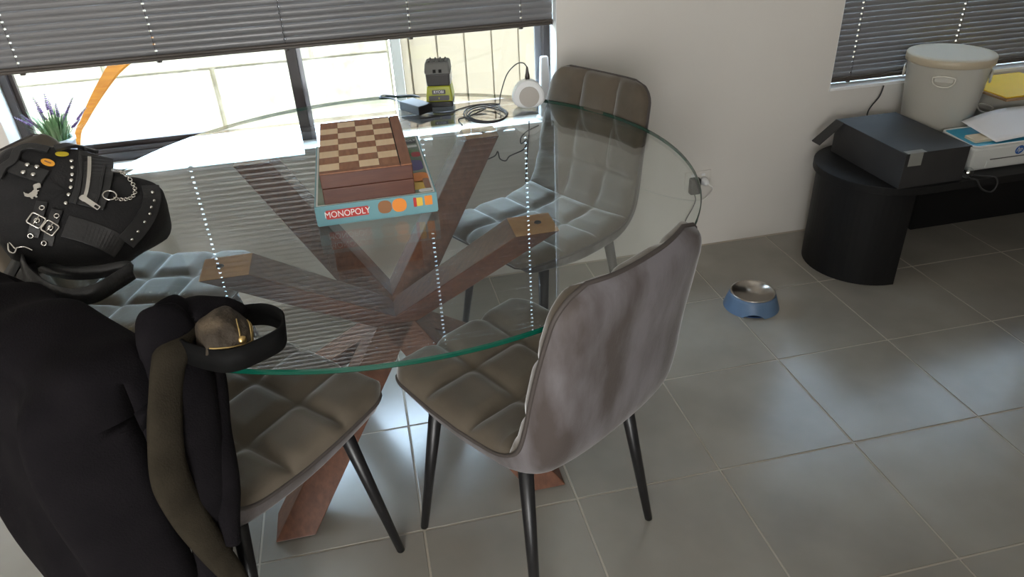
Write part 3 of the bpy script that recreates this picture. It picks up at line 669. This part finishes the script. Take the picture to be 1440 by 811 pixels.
zm = (cz0 + cz1) / 2
obj('lower_case', MB().box(cx0, cx1, cy0, cy1, cz0, zm - 0.0002).mesh('lower_case', 'chess_side'), cb, bevel=0.002)
up = obj('upper_case', MB().box(cx0, cx1, cy0, cy1, zm + 0.0002, cz1 - 0.003).mesh('upper_case', 'chess_side'), cb, bevel=0.002)
bx1 = cx1 - 0.026; by0, by1 = cy0 + 0.016, cy1 - 0.010
for nm, a in (('border', (bx1 + 0.0025, cx1, cy0, cy1)), ('border', (cx0, bx1 + 0.0005, cy0, by0)), ('border', (cx0, bx1 + 0.0005, by1, cy1))):
    obj(nm, MB().box(a[0], a[1], a[2], a[3], cz1 - 0.003, cz1).mesh(nm, 'chess_border'), up, bevel=0.001)
obj('inlay_line', MB().box(bx1 + 0.0005, bx1 + 0.0025, by0, by1, cz1 - 0.003, cz1 - 0.001).mesh('inlay_line', 'dark_hole'), up)
sw, sh = (bx1 - cx0) / 4, (by1 - by0) / 8
for i in range(4):
    for j in range(8):
        dark = (i + j) % 2 == 1
        obj('square', MB().box(cx0 + i * sw + 0.0002, cx0 + (i + 1) * sw - 0.0002, by0 + j * sh + 0.0002, by0 + (j + 1) * sh - 0.0002, cz1 - 0.003, cz1 - 0.0004).mesh('square', 'chess_dark' if dark else 'chess_light'), up)

# battery charger
cc_ = atz(622, 153, ZG); ch = thing('battery_charger', 'lime and black tool battery charger standing on the glass', 'charger', (cc_.x + 0.004, cc_.y + 0.056, ZG), math.radians(-12))
def lbox(nm, b0, b1, z0, z1, mat, par=ch, bev=0.004):    # frustum: b = (halfx, y0, y1)
    return obj(nm, MB().hexa([(-b0[0], b0[1], z0), (b0[0], b0[1], z0), (b0[0], b0[2], z0), (-b0[0], b0[2], z0)], [(-b1[0], b1[1], z1), (b1[0], b1[1], z1), (b1[0], b1[2], z1), (-b1[0], b1[2], z1)]).mesh(nm, mat), par, bevel=bev, world=False)
lbox('base', (0.042, -0.040, 0.05), (0.042, -0.040, 0.05), 0, 0.018, 'plastic_black')
lbox('body', (0.043, -0.041, 0.052), (0.037, -0.030, 0.045), 0.018, 0.066, 'lime')
bt = lbox('battery', (0.036, -0.032, 0.042), (0.038, -0.034, 0.042), 0.0655, 0.104, 'plastic_dark')
lbox('battery_head', (0.041, -0.040, 0.040), (0.038, -0.024, 0.034), 0.104, 0.138, 'plastic_grey', bev=0.006)
for k in range(4): lbox('ridge', (0.003, -0.020, 0.03), (0.002, -0.018, 0.028), 0.137, 0.142, 'plastic_dark', bev=0.001).location.x = -0.024 + 0.016 * k
for x in (-0.013, 0.005): obj('vent', MB().box(x, x + 0.009, -0.0395, -0.034, 0.109, 0.118).mesh('vent', 'dark_hole'), ch, world=False)
obj('side_label', MB().box(0.0372, 0.0392, -0.025, 0.035, 0.070, 0.100).mesh('side_label', 'plastic_white'), ch, world=False)
Fc = frame((0, -0.0385, 0.049), (1, 0, 0), (0, 0.22, 0.97))
o = obj('name_plate', MB().prism(rrect(0.042, 0.013, 0.002), Fc, 0.004).mesh('name_plate', 'plastic_dark'), ch, world=False)
t_ = text('brand_text', 'RYOBI', 0.012, Fc @ Matrix.Translation((0, 0, 0.0043)), 'text_white', ch, 0.0003, 0.95); t_.matrix_parent_inverse = Matrix()
Fc2 = frame((0, -0.0435, 0.031), (1, 0, 0), (0, 0.22, 0.97))
obj('info_plate', MB().prism(rrect(0.064, 0.015, 0.003), Fc2, 0.004).mesh('info_plate', 'plastic_dark'), ch, world=False)
obj('status_mark', MB().prism(rrect(0.003, 0.006, 0.001), Fc2 @ Matrix.Translation((0, 0, 0.004)), 0.0006).mesh('status_mark', 'lime'), ch, world=False)
# power brick
p0_, p1_, p2_ = atz(590, 163, ZG), atz(609, 157, ZG), atz(571, 152, ZG)
ex = (p1_ - p0_).normalized(); ey = (p2_ - p0_); ey = (ey - ex * ey.dot(ex)); ly = ey.length; ey.normalize()
M = frame(p0_, ex, ey); lx = (p1_ - p0_).length
pb = obj('power_brick', MB().prism([(0, 0), (lx, 0), (lx, ly), (0, ly)], M, 0.028).mesh('power_brick', 'plastic_black'), None, bevel=0.003); tag(pb, 'black power brick lying on the glass beside the lime charger', 'power adapter')
def gp(x, y, z=ZG + 0.0022): return atz(x, y, z)
def cable(name, pts, r, mat, label, cat='cable', n_=8):
    o_ = obj(name, MB().tube(crom(pts, n_), r, 8).mesh(name, mat, True)); tag(o_, label, cat); return o_
cable('cable', [gp(571, 149, ZG + 0.012), gp(563, 143), gp(548, 138), gp(534, 137), gp(540, 133.8), gp(560, 135), gp(578, 134), gp(590, 136)], 0.0022, 'cord_dark', 'short black lead curling behind the power brick')
cp = [gp(609, 158, ZG + 0.010), gp(630, 158.5), gp(650, 152), gp(672, 147), gp(700, 146)]
for k in range(3):
    c_x, c_y = 683 + 1.5 * k, 160 + 0.8 * k; rx, ry = 31 - 2.5 * k, 13 - 2 * k
    for a in range(8):
        t = -0.9 + 2 * PI * a / 8
        cp.append(gp(c_x + rx * math.cos(t), c_y + ry * math.sin(t), ZG + 0.0022 + 0.0022 * k + 0.002 * (a % 2)))
cp += [gp(660, 163), gp(645, 168), gp(650, 176)]
cable('cable_coil', cp, 0.0021, 'cord_dark', 'coiled dark cable lying on the glass beside the lime charger', 'cable', 8)
# white camera with a plug in its top and white upright unit
dc = atz(745, 154, ZG)
sc = thing('smart_speaker', 'white rounded device with grey face on the glass by the chair back', 'speaker', (dc.x, dc.y + 0.03, ZG))
b = MB(); W_, H_, D_ = 0.050, 0.088, 0.030
def dome(off): return [(W_ * math.cos(a) * (1 - off), 0.030 + (H_ - 0.030) * math.sin(a)) if math.sin(a) >= 0 else (W_ * math.cos(a), 0.030 + 0.028 * math.sin(a)) for a in np.linspace(0, 2 * PI, 41)[:-1]]
Md = frame((dc.x, dc.y, ZG + 0.0005), (1, -0.12, 0), (0, 0.12, 1))
obj('body', MB().prism(dome(0), Md @ Matrix.Translation((0, 0, -0.055)), 0.055).mesh('body', 'plastic_white'), sc, bevel=0.008)
obj('face', MB().prism([(0.031 * math.cos(a), 0.038 + 0.031 * math.sin(a)) for a in np.linspace(0, 2 * PI, 33)[:-1]], Md, 0.003).mesh('face', 'device_face'), sc, bevel=0.001)
tpz = Md @ Vector((0, H_ - 0.002, -0.028))
pg = thing('charging_lead', 'dark charging lead plugged into the white device', 'cable', tuple(tpz))
obj('plug', MB().lathe([(0.0075, 0), (0.0075, 0.012), (0.005, 0.022), (0.0035, 0.036), (0.002, 0.040)], tpz, 14).mesh('plug', 'frame_brown', True), pg)
dd = tpz + Vector((0, 0, 0.038))
obj('lead', MB().tube(crom([dd, dd + Vector((-0.012, 0.0, 0.014)), dd + Vector((-0.035, 0.004, 0.010)), dd + Vector((-0.065, 0.004, -0.02)), dd + Vector((-0.09, -0.01, -0.075)), gp(702, 146, ZG + 0.006), gp(690, 148, ZG + 0.0025)], 8), 0.0018, 7).mesh('lead', 'cord_dark', True), pg)
uc = aty(766, 128, WY + 0.035)
wr = thing('wifi_extender', 'white upright unit standing on the window sill by the chair back', 'router', (uc.x, uc.y, ZS))
obj('body', MB().hexa([(uc.x - 0.022, uc.y - 0.02, ZS + 0.012), (uc.x + 0.022, uc.y - 0.02, ZS + 0.012), (uc.x + 0.022, uc.y + 0.02, ZS + 0.012), (uc.x - 0.022, uc.y + 0.02, ZS + 0.012)], [(uc.x - 0.014, uc.y - 0.012, 0.83), (uc.x + 0.014, uc.y - 0.012, 0.83), (uc.x + 0.014, uc.y + 0.012, 0.83), (uc.x - 0.014, uc.y + 0.012, 0.83)]).mesh('body', 'plastic_white'), wr, bevel=0.006)
obj('foot', MB().lathe([(0.032, 0), (0.032, 0.008), (0.026, 0.013)], (uc.x, uc.y, ZS), 24).mesh('foot', 'plastic_white'), wr)

# cords on the wall below the sill
def wp(x, y, d=0.006): return aty(x, y, WY - d)
cable('hanging_cord', [wp(758, 176), wp(742, 184), wp(733, 193), wp(733, 202), wp(741, 196), wp(740, 204), wp(735, 211), wp(724, 216), wp(716, 220), wp(711, 226), wp(703, 223), wp(700, 213), wp(696, 219), wp(684, 224), wp(668, 226)], 0.0024, 'cord_dark', 'kinked black cord hanging on the wall under the sill')
cable('hanging_cord', [wp(744, 170, 0.013), wp(744, 185, 0.013), wp(742, 210, 0.013), wp(740, 240, 0.013), wp(738, 300, 0.013), wp(737, 360, 0.013)], 0.0024, 'cord_dark', 'straight black cord running down the wall under the sill')
# power outlet
po = thing('wall_socket', 'double white wall socket low on the wall', 'socket', tuple(aty(981, 262, WY)))
s0, s1 = aty(963, 241, WY), aty(999, 239, WY); zc = (s0.z + s1.z) / 2
obj('plate', MB().box(s0.x, s1.x, WY - 0.008, WY, zc - 0.072, zc).mesh('plate', 'wall'), po, bevel=0.003)
for k in (0.3, 0.7):
    xx = s0.x + (s1.x - s0.x) * k; obj('switch', MB().box(xx - 0.008, xx + 0.008, WY - 0.011, WY - 0.0075, zc - 0.020, zc - 0.010).mesh('switch', 'plastic_white'), po, bevel=0.001)
xa, xb = s0.x + 0.036, s0.x + 0.080
ap = thing('plug_adapter', 'black plug adapter in the wall socket', 'adapter', (xa, WY - 0.03, zc - 0.06))
obj('case', MB().box(xa - 0.021, xa + 0.021, WY - 0.040, WY - 0.0085, zc - 0.086, zc - 0.020).mesh('case', 'plastic_black'), ap, bevel=0.006)
obj('cord', MB().tube(crom([(xa, WY - 0.025, zc - 0.085), (xa + 0.006, WY - 0.03, zc - 0.11), (xa - 0.005, WY - 0.035, zc - 0.14), (xa - 0.03, WY - 0.03, zc - 0.20), (xa - 0.05, WY - 0.02, zc - 0.30), (xa - 0.06, WY - 0.01, 0.004)], 8), 0.0022, 7).mesh('cord', 'cord_dark', True), ap)
wp_ = thing('plug', 'white plug with white lead in the wall socket', 'plug', (xb, WY - 0.03, zc - 0.05))
obj('case', MB().lathe([(0.017, 0), (0.016, 0.012), (0.010, 0.030), (0.006, 0.036)], (xb, WY - 0.0085, zc - 0.042), 18, M=Matrix.Rotation(PI / 2, 3, 'X')).mesh('case', 'plastic_white', True), wp_)
obj('lead', MB().tube(crom([(xb, WY - 0.042, zc - 0.042), (xb + 0.02, WY - 0.05, zc - 0.06), wp(996, 275, 0.03), wp(985, 282, 0.02), wp(960, 281, 0.008), wp(925, 273, 0.006), wp(890, 262, 0.006), wp(850, 250, 0.006), wp(800, 245, 0.006), wp(770, 260, 0.006)], 8), 0.0026, 7).mesh('lead', 'cord_white', True), wp_)

# lavender pot on the sill
pc = Vector((aty(86, 205, WY + 0.046).x, WY + 0.046, ZS))
lv = thing('lavender_pot', 'small lavender plant in a pale pot on the window sill', 'potted plant', tuple(pc))
obj('pot', MB().lathe([(0.033, 0), (0.047, 0.104), (0.050, 0.104), (0.050, 0.114), (0.044, 0.114), (0.041, 0.096), (0.0001, 0.094)], pc, 32).mesh('pot', 'pot', True), lv)
b = MB(); rnd = random.Random(3)
for i in range(220):
    a = rnd.uniform(0, 2 * PI); sp_ = rnd.uniform(0.01, 0.055); h = rnd.uniform(0.05, 0.12)
    r0 = rnd.uniform(0, 0.03); base = pc + Vector((r0 * math.cos(a), r0 * math.sin(a), 0.094)); tip = base + Vector((sp_ * math.cos(a) * 1.3, max(-0.03, min(0.03, sp_ * math.sin(a))), h))
    mid = base.lerp(tip, 0.55) + Vector((0, 0, 0.012)); wdv = Vector((-math.sin(a), math.cos(a), 0)) * rnd.uniform(0.0016, 0.003)
    b.add([base - wdv * 0.4, base + wdv * 0.4, mid + wdv, tip, mid - wdv], [(0, 1, 2, 4), (4, 2, 3)])
f_ = obj('foliage', b.mesh('foliage', 'leaf'), lv); f_['kind'] = 'stuff'
for (px, py) in ((62, 130), (68, 140), (46, 137), (52, 152), (102, 138), (120, 152), (30, 162), (20, 165), (42, 168), (112, 168), (78, 146), (92, 160)):
    tip = aty(px, py, WY + 0.046 + rnd.uniform(-0.02, 0.02)); base = pc + Vector((rnd.uniform(-0.02, 0.02), 0, 0.08))
    mid = base.lerp(tip, 0.5) + Vector((0, 0, 0.01)); P = crom([base, mid, tip], 6)
    st = obj('stem', MB().tube(P, 0.0009, 5).mesh('stem', 'leaf'), lv)
    b = MB()
    for k in range(9):
        q2 = mid.lerp(tip, 0.35 + 0.65 * k / 8)
        for j in range(3):
            a = j * 2.1 + k; r = 0.0035 * (1 - k / 14)
            o_ = q2 + Vector((math.cos(a), math.sin(a), 0)) * 0.003; b.add([o_ + Vector((r, 0, 0)), o_ + Vector((0, r, 0)), o_ + Vector((-r, 0, 0)), o_ + Vector((0, -r, 0)), o_ + Vector((0, 0, r * 1.4)), o_ + Vector((0, 0, -r))], [(0, 1, 4), (1, 2, 4), (2, 3, 4), (3, 0, 4), (1, 0, 5), (2, 1, 5), (3, 2, 5), (0, 3, 5)])
    obj('flower_spike', b.mesh('flower_spike', 'lavender', True), lv)

# ------------------------------------------------------------------ pet bowl
bc = Vector((0.478, -0.078, 0)); pbw = thing('pet_bowl', 'blue pet bowl with steel insert on the floor tiles', 'bowl', tuple(bc))
n = 64; vs = []; prof_o = [(0.098, 0.0), (0.096, 0.006), (0.083, 0.045), (0.078, 0.056), (0.073, 0.058)]
for (r, z) in prof_o:
    for k in range(n):
        a = 2 * PI * k / n; zz = z
        for ac in (math.radians(-112), math.radians(68)):           # arched cut-outs in the foot
            da = abs((a - ac + PI) % (2 * PI) - PI)
            if da < 0.36 and z < 0.02: zz = max(z, 0.018 * math.cos(da / 0.36 * PI / 2) ** 0.6 + z * 0.3)
        vs.append(bc + Vector((r * math.cos(a), r * math.sin(a), zz)))
obj('outer_shell', MB().add(vs, [(i * n + k, i * n + (k + 1) % n, (i + 1) * n + (k + 1) % n, (i + 1) * n + k) for i in range(len(prof_o) - 1) for k in range(n)]).mesh('outer_shell', 'bowl_blue', True), pbw)
obj('steel_insert', MB().lathe([(0.079, 0.0575), (0.078, 0.0610), (0.073, 0.0605), (0.068, 0.050), (0.060, 0.022), (0.050, 0.016), (0.0001, 0.015)], bc, 64).mesh('steel_insert', 'steel', True), pbw)
obj('foot_ring', MB().lathe([(0.080, 0.0), (0.088, 0.0), (0.088, 0.004), (0.080, 0.004), (0.080, 0.0)], bc, 48).mesh('foot_ring', 'bowl_dark'), pbw)

# ------------------------------------------------------------------ low black bench and what stands on it
BZ = 0.40; bcx, bcy, brd = 1.055, 0.115, 0.236; bxe = 2.75
bn = thing('low_bench', 'low black bench with rounded end on curved panel legs', 'bench', (1.9, bcy, 0))
def capsule(r, x0, x1): return [(x1 + r * math.cos(a), bcy + r * math.sin(a)) for a in np.linspace(-PI / 2, PI / 2, 25)] + [(x0 + r * math.cos(a), bcy + r * math.sin(a)) for a in np.linspace(PI / 2, 1.5 * PI, 33)]
obj('top', MB().prism(capsule(brd, bcx, bxe), Matrix.Translation((0, 0, BZ - 0.028)), 0.028).mesh('top', 'bench_black'), bn, bevel=0.002)
for xc_, sgn in ((1.045, -1), (bxe + 0.01, 1)):
    R_ = 0.212; th = 0.018; aa = np.linspace(PI / 2, 1.5 * PI, 33) if sgn < 0 else np.linspace(-PI / 2, PI / 2, 33)
    po_ = [(xc_ + R_ * math.cos(a), bcy + R_ * math.sin(a)) for a in aa] + [(xc_ + (R_ - th) * math.cos(a), bcy + (R_ - th) * math.sin(a)) for a in aa[::-1]]
    N_ = len(po_); b = MB(); h_ = BZ - 0.0285; m2 = N_ // 2
    vs = [(x, y, 0) for x, y in po_] + [(x, y, h_) for x, y in po_]
    fs = [(k, (k + 1) % N_, N_ + (k + 1) % N_, N_ + k) for k in range(N_)]
    for k in range(m2 - 1): fs += [(k, N_ - 1 - k, N_ - 2 - k, k + 1), (N_ + k, N_ + k + 1, 2 * N_ - 2 - k, 2 * N_ - 1 - k)]
    obj('curved_leg', b.add(vs, fs).mesh('curved_leg', 'bench_black'), bn)
obj('back_panel', MB().box(1.40, bxe, 0.27, 0.288, 0.0, BZ - 0.0285).mesh('back_panel', 'bench_black'), bn)
obj('stretcher', MB().box(1.05, bxe, 0.29, 0.31, 0.25, BZ - 0.0285).mesh('stretcher', 'bench_black'), bn)
# black box
kx0, kx1, ky0, ky1, kz = 0.955, 1.203, -0.108, 0.285, 0.527
kb = thing('cardboard_box', 'black cardboard box with tape strip and open end flap on the bench', 'box', ((kx0 + kx1) / 2, (ky0 + ky1) / 2, BZ))
obj('tray', MB().box(kx0, kx1, ky0, ky1, BZ, kz - 0.004).mesh('tray', 'box_black'), kb, bevel=0.002)
obj('lid', MB().box(kx0 - 0.003, kx1 + 0.003, ky0 - 0.003, ky1, kz - 0.0035, kz).mesh('lid', 'box_black'), kb, bevel=0.001)
mbf = MB().hexa([(kx0 - 0.075, ky1 - 0.03, kz - 0.085), (kx0 - 0.002, ky1 - 0.05, kz - 0.004), (kx0 - 0.002, ky1, kz - 0.004), (kx0 - 0.075, ky1 + 0.02, kz - 0.085)], [(kx0 - 0.077, ky1 - 0.03, kz - 0.081), (kx0 - 0.002, ky1 - 0.05, kz + 0.0005), (kx0 - 0.002, ky1, kz + 0.0005), (kx0 - 0.077, ky1 + 0.02, kz - 0.081)])
obj('end_flap', mbf.mesh('end_flap', 'box_black'), kb)
obj('tape', MB().box(kx0 + 0.012, kx0 + 0.062, ky0 - 0.0045, ky0 - 0.003, kz - 0.045, kz + 0.001).box(kx0 + 0.004, kx0 + 0.075, ky0 - 0.004, ky0 + 0.022, kz, kz + 0.001).mesh('tape', 'tape'), kb)
# white bin with lid
def bin_(name, label, c, rb, rt, h, matl, lidm):
    t = thing(name, label, 'bin', tuple(c))
    obj('body', MB().lathe([(rb, 0.0), (rb + 0.004, 0.004), (rt, h), (rt + 0.004, h + 0.003), (rt, h + 0.004), (rt - 0.004, h), (rb - 0.004, 0.006), (0.0001, 0.006)], c, 64).mesh('body', matl, True), t)
    return t
wb = Vector((1.348, 0.238, BZ)); wbh = 0.338
t = bin_('bin', 'tall white metal bin with beige lid on the bench by the blind', wb, 0.108, 0.142, wbh, 'bin_white', 'bin_lid')
obj('lid', MB().lathe([(0.146, wbh - 0.018), (0.149, wbh - 0.016), (0.149, wbh + 0.006), (0.146, wbh + 0.010), (0.120, wbh + 0.011), (0.0001, wbh + 0.012)], wb, 64).mesh('lid', ['bin_lid'], True), t)
hd = (Vector(CAM) - wb); hd.z = 0; hd.normalize(); sdv = Vector((-hd.y, hd.x, 0))
def handle(t, c, r, z, dr, k=1.0):
    d_ = (hd * math.cos(dr) + sdv * math.sin(dr)); s_ = Vector((-d_.y, d_.x, 0))
    pl_ = obj('handle', MB().tube([c + d_ * (r + 0.004) + s_ * x * k + Vector((0, 0, z + y * k)) for x, y in ((-0.036, 0.012), (-0.036, 0.0), (-0.03, -0.012), (-0.018, -0.019), (0, -0.021), (0.018, -0.019), (0.03, -0.012), (0.036, 0.0), (0.036, 0.012), (0.02, 0.016), (0, 0.017), (-0.02, 0.016))], 0.0035, 8, closed=True).mesh('handle', 'bin_white', True), t)
    Mh = frame(c + d_ * (r + 0.0015) + Vector((0, 0, z + 0.004 * k)), s_, (0, 0, 1)); obj('handle_plate', MB().prism(rrect(0.060 * k, 0.016 * k, 0.004), Mh @ Matrix.Translation((0, 0, -0.004)), 0.004).mesh('handle_plate', 'bin_band'), pl_)
handle(t, wb, 0.138, wbh - 0.062, -0.02); handle(t, wb, 0.138, wbh - 0.062, -PI / 2); handle(t, wb, 0.138, wbh - 0.062, PI / 2)
w2 = Vector((1.672, 0.262, BZ)); t2 = bin_('bin', 'low white metal tub under the yellow sheet on the bench', w2, 0.105, 0.122, 0.175, 'bin_white', None)
handle(t2, w2, 0.119, 0.12, -0.55, 0.8)
cbd = obj('cardboard_sheet', MB().box(w2.x - 0.150, w2.x + 0.17, w2.y - 0.150, w2.y + 0.130, BZ + 0.180, BZ + 0.188).mesh('cardboard_sheet', 'cardboard'), None, bevel=0.001); tag(cbd, 'brown corrugated cardboard sheet lying on the low white tub', 'cardboard')
ys = obj('yellow_sheet', MB().box(w2.x - 0.142, w2.x + 0.16, w2.y - 0.14, w2.y + 0.125, BZ + 0.1885, BZ + 0.193).mesh('yellow_sheet', 'yellow'), None, bevel=0.001); tag(ys, 'bright yellow sheet lying on brown cardboard', 'sheet')
# printer
px0, px1, py0, py1, pz = 1.262, 1.665, -0.066, 0.105, BZ + 0.092
pr = thing('printer', 'white printer with blue tray standing on the bench', 'printer', ((px0 + px1) / 2, (py0 + py1) / 2, BZ))
obj('body', MB().hexa([(px0 + 0.012, py0 + 0.012, BZ), (px1 - 0.012, py0 + 0.012, BZ), (px1 - 0.012, py1 - 0.01, BZ), (px0 + 0.012, py1 - 0.01, BZ)], [(px0, py0, pz), (px1, py0, pz), (px1, py1, pz + 0.01), (px0, py1, pz + 0.01)]).mesh('body', 'printer_white'), pr, bevel=0.010)
M = frame(((px0 + px1) / 2, (py0 + py1) / 2, pz + 0.0055), (1, 0, 0), (0, py1 - py0, 0.01))
tr = obj('tray', MB().prism(rrect(px1 - px0 - 0.012, py1 - py0 - 0.012, 0.02), M, 0.003).mesh('tray', 'printer_blue'), pr)
obj('tray_rim', MB().tube([M @ Vector((x, y, 0.002)) for x, y in rrect(px1 - px0 - 0.006, py1 - py0 - 0.006, 0.022, 6)], 0.0045, 8, closed=True).mesh('tray_rim', 'printer_white', True), pr)
obj('paper_guide', MB().prism(rrect(0.13, 0.055, 0.006), M @ Matrix.Translation((-0.105, -0.022, 0.003)), 0.008).mesh('paper_guide', 'card'), pr)
obj('output_slot', MB().box(px0 + 0.085, px1 - 0.05, py0 + 0.004, py0 + 0.02, BZ + 0.040, BZ + 0.043).mesh('output_slot', 'plastic_grey'), pr)
obj('front_door', MB().hexa([(px0 + 0.075, py0 + 0.0095, BZ + 0.008), (px1 - 0.04, py0 + 0.0095, BZ + 0.008), (px1 - 0.04, py0 + 0.03, BZ + 0.008), (px0 + 0.075, py0 + 0.03, BZ + 0.008)], [(px0 + 0.075, py0 + 0.005, BZ + 0.039), (px1 - 0.04, py0 + 0.005, BZ + 0.039), (px1 - 0.04, py0 + 0.03, BZ + 0.039), (px0 + 0.075, py0 + 0.03, BZ + 0.039)]).mesh('front_door', 'printer_white'), pr, bevel=0.002)
Fp = frame((px0 + 0.195, py0 + 0.0025, BZ + 0.066), (1, 0, 0), (0, -0.12, 1))
lg = obj('logo', MB().prism([(0.017 * math.cos(a), 0.017 * math.sin(a)) for a in np.linspace(0, 2 * PI, 33)[:-1]], Fp, 0.001).mesh('logo', 'logo_blue'), pr)
text('logo_text', 'hp', 0.026, Fp @ Matrix.Translation((0, 0.002, 0.0012)) @ Matrix(((1, 0.25, 0, 0), (0, 1, 0, 0), (0, 0, 1, 0), (0, 0, 0, 1))), 'printer_white', lg, 0.0003, 0.9)
Fp2 = frame((px0 + 0.045, py0 + 0.0035, BZ + 0.074), (1, 0, 0), (0, -0.12, 1))
text('model_text', 'DeskJet', 0.008, Fp2, 'plastic_grey', pr, 0.0002)
# paper sheet curling over the tray
b = MB(); NX, NY = 14, 6; vs = []
for i in range(NX + 1):
    for j in range(NY + 1):
        u, v = i / NX, j / NY
        x = px0 + 0.075 + 0.30 * u - 0.035 * v * 0 + 0.02 * (1 - v); y = py0 + 0.012 + 0.155 * v
        z = pz + 0.010 + 0.030 * v + 0.030 * math.sin(min(1, u * 1.6) * PI / 2) ** 1 * (0.3 + 0.7 * v) - 0.012 * (1 - u) * 0
        vs.append((x, y, z))
W_ = NY + 1
pp = obj('paper_sheet', b.add(vs, [(i * W_ + j, i * W_ + j + 1, (i + 1) * W_ + j + 1, (i + 1) * W_ + j) for i in range(NX) for j in range(NY)]).mesh('paper_sheet', 'paper', True)); tag(pp, 'blank white paper sheet lying in the printer tray', 'paper')
m = pp.modifiers.new('solid', 'SOLIDIFY'); m.thickness = 0.0006
# clear ball and cable on the bench edge
ba = atz(1353, 250, BZ); rb_ = 0.020
bo = thing('toy_ball', 'small clear plastic ball on the bench beside the black box', 'ball', (ba.x, ba.y, BZ))
bpos = Vector((max(ba.x, kx1 + 0.03), -0.095, BZ + rb_))
obj('ball', MB().lathe([(max(0.0001, rb_ * math.sin(a)), -rb_ * math.cos(a)) for a in np.linspace(0.001, PI - 0.001, 17)], bpos, 24).mesh('ball', 'clear_plastic', True), bo)
obj('filling', MB().lathe([(max(0.0001, 0.009 * math.sin(a)), -0.009 * math.cos(a)) for a in np.linspace(0.001, PI - 0.001, 7)], bpos, 7).mesh('filling', 'silver'), bo)
bo.location = (bpos.x, bpos.y, BZ)
for c_ in bo.children: c_.matrix_parent_inverse = Matrix.Translation(-bo.location)
e = lambda x, y, z: atz(x, y, z)
cable('cable', [Vector((bpos.x + 0.02 + dx, yy, BZ + zz)) for dx, yy, zz in ((0.0, -0.085, 0.0045), (0.04, -0.104, 0.0045), (0.068, -0.126, 0.004), (0.078, -0.134, -0.02), (0.06, -0.138, -0.045), (0.018, -0.134, -0.03), (-0.006, -0.127, 0.004), (-0.02, -0.112, 0.0045))], 0.0030, 'cord_dark', 'black cable looping over the front edge of the bench')
cable('cable', [Vector((1.16, 0.33, BZ + 0.004)), Vector((1.15, 0.37, 0.50)), Vector((1.20, 0.385, 0.56)), Vector((1.215, 0.392, 0.60))], 0.0028, 'cord_dark', 'black cable behind the white bin running up to the sill')
